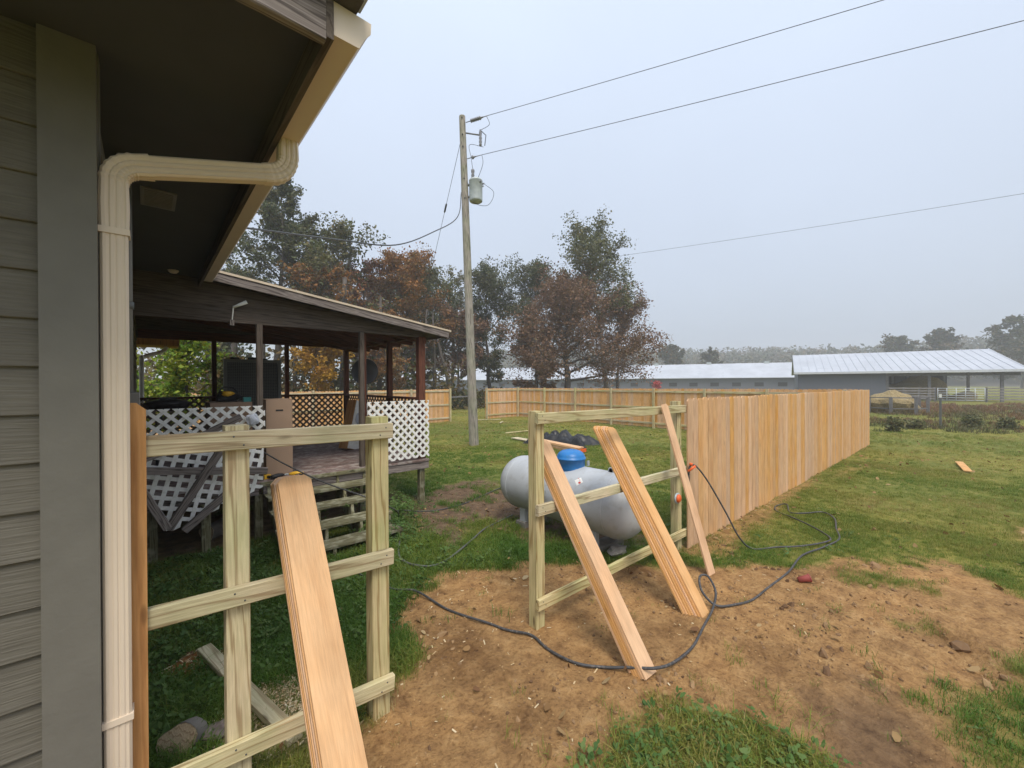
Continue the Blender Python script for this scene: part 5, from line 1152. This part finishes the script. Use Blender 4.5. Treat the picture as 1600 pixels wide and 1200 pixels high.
def blade_clump(name, nb, rad, h, wd, bend, seed, mt):
    r_ = random.Random(seed); V, F, Q = [], [], []
    for _ in range(nb):
        a = r_.uniform(0, 6.283); d = rad * math.sqrt(r_.random()); px, py = d * math.cos(a), d * math.sin(a); hh = h * r_.uniform(.45, 1.1); th = r_.uniform(0, 6.283)
        bx, by = math.cos(th), math.sin(th); sx_, sy_ = -by * wd * r_.uniform(.7, 1.3), bx * wd; be = bend * hh * r_.uniform(.3, 1.6); k = len(V)
        V += [(px - sx_, py - sy_, -.01), (px + sx_, py + sy_, -.01), (px + bx * be * .35 - sx_ * .8, py + by * be * .35 - sy_ * .8, hh * .55), (px + bx * be * .35 + sx_ * .8, py + by * be * .35 + sy_ * .8, hh * .55), (px + bx * be, py + by * be, hh * (1 - .25 * min(1, be / hh)))]
        F += [(k, k + 1, k + 3, k + 2), (k + 2, k + 3, k + 4)]; q = r_.random(); Q += [q, q]
    return raw(name, V, F, mt, Q)
def leaf_clump(name, nl, rad, h, sz, seed, mt, long=1.0):
    r_ = random.Random(seed); V, F, Q = [], [], []
    for _ in range(nl):
        a = r_.uniform(0, 6.283); d = rad * math.sqrt(r_.random()); c_ = Vector((d * math.cos(a), d * math.sin(a), h * r_.uniform(.25, 1.0)))
        nn = Vector((r_.gauss(0, .4), r_.gauss(0, .4), 1)).normalized(); u = nn.cross(Vector((math.cos(a), math.sin(a), .1))).normalized(); v = nn.cross(u); s = sz * r_.uniform(.6, 1.3); k = len(V)
        V += [tuple(c_ + (u * math.cos(t) + v * math.sin(t) * long) * s * (1 if i % 2 == 0 else .85)) for i, t in enumerate(np.linspace(0, 2 * math.pi, 7)[:-1])]
        F += [tuple(range(k, k + 6))]; Q.append(r_.random())
    return raw(name, V, F, mt, Q)
def scatter(name, protos, P, S, T, I, label, cat, tilt=.15):
    c_ = bpy.data.collections.new(name + '_pieces')
    for o in protos: c_.objects.link(o)
    rg3 = np.random.RandomState(len(P)); n_ = len(P)
    me = bpy.data.meshes.new(name); me.vertices.add(n_); me.vertices.foreach_set('co', np.ascontiguousarray(P).ravel())
    rot = np.stack([rg3.normal(0, tilt, n_), rg3.normal(0, tilt, n_), rg3.uniform(0, 6.283, n_)], 1)
    for nm, ty, ar, key in (('scl', 'FLOAT', S, 'value'), ('tint', 'FLOAT', T, 'value'), ('pick', 'INT', I, 'value'), ('rot', 'FLOAT_VECTOR', rot, 'vector')):
        a = me.attributes.new(nm, ty, 'POINT'); a.data.foreach_set(key, np.asarray(ar, np.int32 if ty == 'INT' else np.float32).ravel())
    o = bpy.data.objects.new(name, me); col.objects.link(o); tag(o, label, cat, kind='stuff')
    g = bpy.data.node_groups.new(name + '_scatter', 'GeometryNodeTree')
    g.interface.new_socket('Geometry', in_out='INPUT', socket_type='NodeSocketGeometry'); g.interface.new_socket('Geometry', in_out='OUTPUT', socket_type='NodeSocketGeometry')
    gi, gout = g.nodes.new('NodeGroupInput'), g.nodes.new('NodeGroupOutput'); ip = g.nodes.new('GeometryNodeInstanceOnPoints'); ci = g.nodes.new('GeometryNodeCollectionInfo')
    ci.inputs['Collection'].default_value = c_; ci.inputs['Separate Children'].default_value = True; ci.inputs['Reset Children'].default_value = True; ip.inputs['Pick Instance'].default_value = True
    def na(nm, ty):
        q_ = g.nodes.new('GeometryNodeInputNamedAttribute'); q_.data_type = ty; q_.inputs['Name'].default_value = nm; return q_.outputs['Attribute']
    e2r = g.nodes.new('FunctionNodeEulerToRotation')
    k = g.links.new; k(gi.outputs[0], ip.inputs['Points']); k(ci.outputs[0], ip.inputs['Instance']); k(na('scl', 'FLOAT'), ip.inputs['Scale']); k(na('pick', 'INT'), ip.inputs['Instance Index'])
    k(na('rot', 'FLOAT_VECTOR'), e2r.inputs[0]); k(e2r.outputs[0], ip.inputs['Rotation']); k(ip.outputs[0], gout.inputs[0])
    md = o.modifiers.new('scatter', 'NODES'); md.node_group = g
    return o
rgs = np.random.RandomState(2024)
def wedge(n_, r0, r1, half=66):
    r = np.sqrt(rgs.uniform(r0 * r0, r1 * r1, n_)); a = YAW + R_(half) * rgs.uniform(-1, 1, n_); return r * np.cos(a), r * np.sin(a)
def blocked(x, y):
    b_ = (x < -.10) & (y > 2.15) & (y < 10)                                    # house
    b_ |= (x > -.2) & (x < 3.5) & (y > 6.0) & (y < 9.8) & (vnoise(x * 3, y * 3, 2) < .8)   # under the deck
    return b_
XS, YS = [], []
for n_, r0, r1 in ((26000, .9, 4), (52000, 4, 8), (46000, 8, 14), (32000, 14, 24), (16000, 24, 40)):
    x, y = wedge(n_, r0, r1); XS.append(x); YS.append(y)
x = np.concatenate(XS); y = np.concatenate(YS); r = np.hypot(x, y)
di, br, hp, sw, dk = masks(x, y)
bare = np.maximum.reduce([di * 1.02, br * (.55 + .45 * (fbm(x * 3, y * 3, 3, 61) > .42)), hp, sw * .93, dk * .97])
tuft = fbm(x * 1.6, y * 1.6, 3, 44)
keep = (rgs.rand(len(x)) > bare) & ~blocked(x, y) & ((tuft > .33) | (rgs.rand(len(x)) < .45))
keep &= ~((x > 17.7) & (x < 18.0))
# thin weedy stragglers on the dirt
keep |= (di > .5) & (rgs.rand(len(x)) < .004) & ~blocked(x, y)
x, y, r, tuft = x[keep], y[keep], r[keep], tuft[keep]
z = gz(x, y)
leftyard = sstep(5.5, 3.0, x) * sstep(2.2, 2.6, y) * sstep(12, 8, y)
nearpatch = sstep(2.2, 1.6, y) * sstep(5.0, 3.5, x)
inside = sstep(2.3, 3.2, y) * sstep(18, 10, r)
tint = .50 - .22 * leftyard - .16 * nearpatch - .13 * inside + (fbm(x * .9, y * .9, 3, 71) - .45) * 1.1 + rgs.normal(0, .10, len(x)) + .10 * sstep(10, 22, r)
size = (.68 + .35 * leftyard + .30 * nearpatch + .5 * (tuft - .4)) * rgs.uniform(.7, 1.3, len(x)) * (1 + .035 * np.clip(r - 6, 0, 30))
pick = np.where(rgs.rand(len(x)) < .55, 0, np.where(rgs.rand(len(x)) < .6, 1, 2))
scatter('grass', [blade_clump('grass_a', 16, .055, .065, .0016, .7, 1, GM), blade_clump('grass_b', 14, .06, .085, .0017, 1.0, 2, GM), blade_clump('grass_c', 18, .07, .05, .0018, .5, 3, GM)],
        np.stack([x, y, z], 1), size, tint, pick, 'short patchy lawn grass over the yard', 'grass')
# broad-leaved clover and weeds in the yard on the left and in the near patch
x, y = wedge(60000, .9, 8); di, br, hp, sw, dk = masks(x, y)
cl = fbm(x * 1.1, y * 1.1, 3, 55); lo_ = sstep(3.6, 2.2, x) * sstep(2.3, 2.5, y); npz = sstep(2.0, 1.5, y) * sstep(3.4, 2.8, x)
pr = np.clip((cl - .36) * 3, 0, 1) * (.25 * lo_ + .55 * sstep(1.3, .5, x) * lo_ + .40 * npz + .03)
keep = (rgs.rand(len(x)) < pr) & (rgs.rand(len(x)) > np.maximum.reduce([di, br * .8, hp, sw * .9])) & ~blocked(x, y)
# ivy round the steps
x2, y2 = rgs.normal(2.42, .18, 260), rgs.normal(5.2, .5, 260); x3, y3 = rgs.normal(2.85, .3, 200), rgs.normal(6.0, .25, 200)
x = np.concatenate([x[keep], x2, x3]); y = np.concatenate([y[keep], y2, y3])
ext = np.concatenate([np.zeros(keep.sum()), rgs.rand(260) ** 1.5 * np.clip(.75 - (np.abs(y2 - 5.6)) * .8, .03, .6), np.zeros(200)])
scatter('clover', [leaf_clump('clover_a', 22, .07, .045, .007, 4, CM), leaf_clump('clover_b', 16, .06, .06, .009, 5, CM, 1.6), leaf_clump('clover_c', 11, .08, .05, .011, 6, CM, 2.2)],
        np.stack([x, y, gz(x, y) + ext], 1), rgs.uniform(.7, 1.4, len(x)), rgs.normal(.42, .16, len(x)), rgs.choice([0, 0, 1, 2], len(x)), 'clover and broad-leaved weeds in the left yard and near patch', 'weeds', tilt=.3)
# dry brown weeds in the pasture
x = rgs.uniform(22, 60, 16000); y = rgs.uniform(-30, 22, 16000); keep = (x > 21.5 + (2.5 - y) * .55) & (fbm(x * .18, y * .18, 3, 88) + sstep(20, 34, x) * .12 > .44) & (x < 58)
x, y = x[keep], y[keep]; tw = .45 + (fbm(x * .12, y * .3, 3, 91) - .45) * 1.6 + rgs.normal(0, .12, len(x)) - .4 * sstep(29, 24, x)
scatter('pasture_weeds', [blade_clump('weed_a', 16, .20, .34, .009, .5, 8, WM), blade_clump('weed_b', 14, .16, .24, .010, .8, 9, WM)], np.stack([x, y, gz(x, y, False)], 1), rgs.uniform(.6, 1.25, len(x)), tw, rgs.randint(0, 2, len(x)), 'dry reddish brown weeds across the pasture', 'weeds')
# clods and small stones on bare soil
x, y = wedge(42000, .9, 7.5); di, br, hp, sw, dk = masks(x, y)
keep = (rgs.rand(len(x)) < np.clip(.5 * di + .3 * br + .5 * hp + .25 * dk, 0, 1) * np.clip((fbm(x * 2.2, y * 2.2, 3, 66) - .30) * 2.6, .03, 1)) & ~blocked(x, y)
x, y = x[keep], y[keep]; protos = []
for k in range(4):
    mbk = rock((0, 0, 0), .011, 60 + k, sub=1, squash=(1.2, .9, .65)); protos.append(raw('clod_' + 'abcd'[k], mbk.v, mbk.f, KM))
sc_ = np.exp(rgs.normal(-.35, .55, len(x))); big = rgs.rand(len(x)) < .012; sc_[big] *= 2.3
scatter('soil_clods', protos, np.stack([x, y, gz(x, y) + .001], 1), sc_, np.clip(rgs.normal(.42, .2, len(x)), 0, 1.1), rgs.randint(0, 4, len(x)), 'crumbs and clods of loose soil on the bare dirt', 'soil', tilt=1.0)
# fallen leaves
LV = attr_leaf('fallen_leaf', [(.16, .08, .035), (.26, .15, .06), (.36, .24, .11), (.42, .32, .18)], trans=.1, rough=.8)
x, y = wedge(2600, 1.2, 22); keep = ~blocked(x, y) & ~((x > 17.6) & (x < 18.1)); x, y = x[keep], y[keep]
scatter('fallen_leaves', [leaf_clump('leaf_a', 1, .01, .012, .022, 11, LV, 1.5), leaf_clump('leaf_b', 2, .06, .015, .018, 12, LV, 1.3)], np.stack([x, y, gz(x, y) + .012], 1), rgs.uniform(.6, 1.3, len(x)) * (1 + .02 * np.hypot(x, y)), np.clip(rgs.normal(.5, .25, len(x)), 0, 1.1), rgs.randint(0, 2, len(x)), 'dry fallen leaves strewn over lawn and dirt', 'leaves', tilt=.4)
# pale chips and sawdust by the left posts, odd scraps elsewhere
x = np.concatenate([rgs.normal(.62, .26, 900), rgs.normal(.80, .16, 700), rgs.normal(.25, .18, 220), rgs.uniform(1, 6, 200), rgs.uniform(4.9, 8, 60), rgs.normal(2.0, .5, 120)])
y = np.concatenate([rgs.normal(2.85, .28, 900), rgs.normal(2.9, .16, 700), rgs.normal(3.6, .18, 220), rgs.uniform(.8, 4, 200), rgs.normal(2.25, .05, 60), rgs.normal(3.3, .5, 120)])
protos = [raw('chip_' + 'abc'[k], *[(lambda q: (q.v, q.f))(MB().box((-a, -.003, -.001), (a, .003, .0015)))][0], CH) for k, a in enumerate((.006, .010, .016))]
scatter('wood_chips', protos, np.stack([x, y, gz(x, y) + .004], 1), rgs.uniform(.6, 1.5, len(x)), np.clip(rgs.normal(.6, .22, len(x)), 0, 1.1), rgs.randint(0, 3, len(x)), 'pale sawdust and wood chips around the fence posts', 'wood chips', tilt=.35)

# ------------------------------------------------------------------ haze: one closed box of even mist around everything
mb = MB(); mb.box((-1000, -1000, -6), (1000, 1000, 34)); hz_o = mb.build('haze', None, None, 'thin morning mist over the whole place', cat='mist', kind='stuff')
hm = bpy.data.materials.new('mist'); hm.use_nodes = True; hn = hm.node_tree; hn.nodes.clear()
ho = hn.nodes.new('ShaderNodeOutputMaterial'); pv = hn.nodes.new('ShaderNodeVolumePrincipled'); pv.inputs['Color'].default_value = (.93, .95, .98, 1); pv.inputs['Density'].default_value = .0018
pv.inputs['Anisotropy'].default_value = .1
hn.links.new(pv.outputs[0], ho.inputs['Volume']); hz_o.data.materials.append(hm)
hm.cycles.homogeneous_volume = True if hasattr(hm.cycles, 'homogeneous_volume') else None
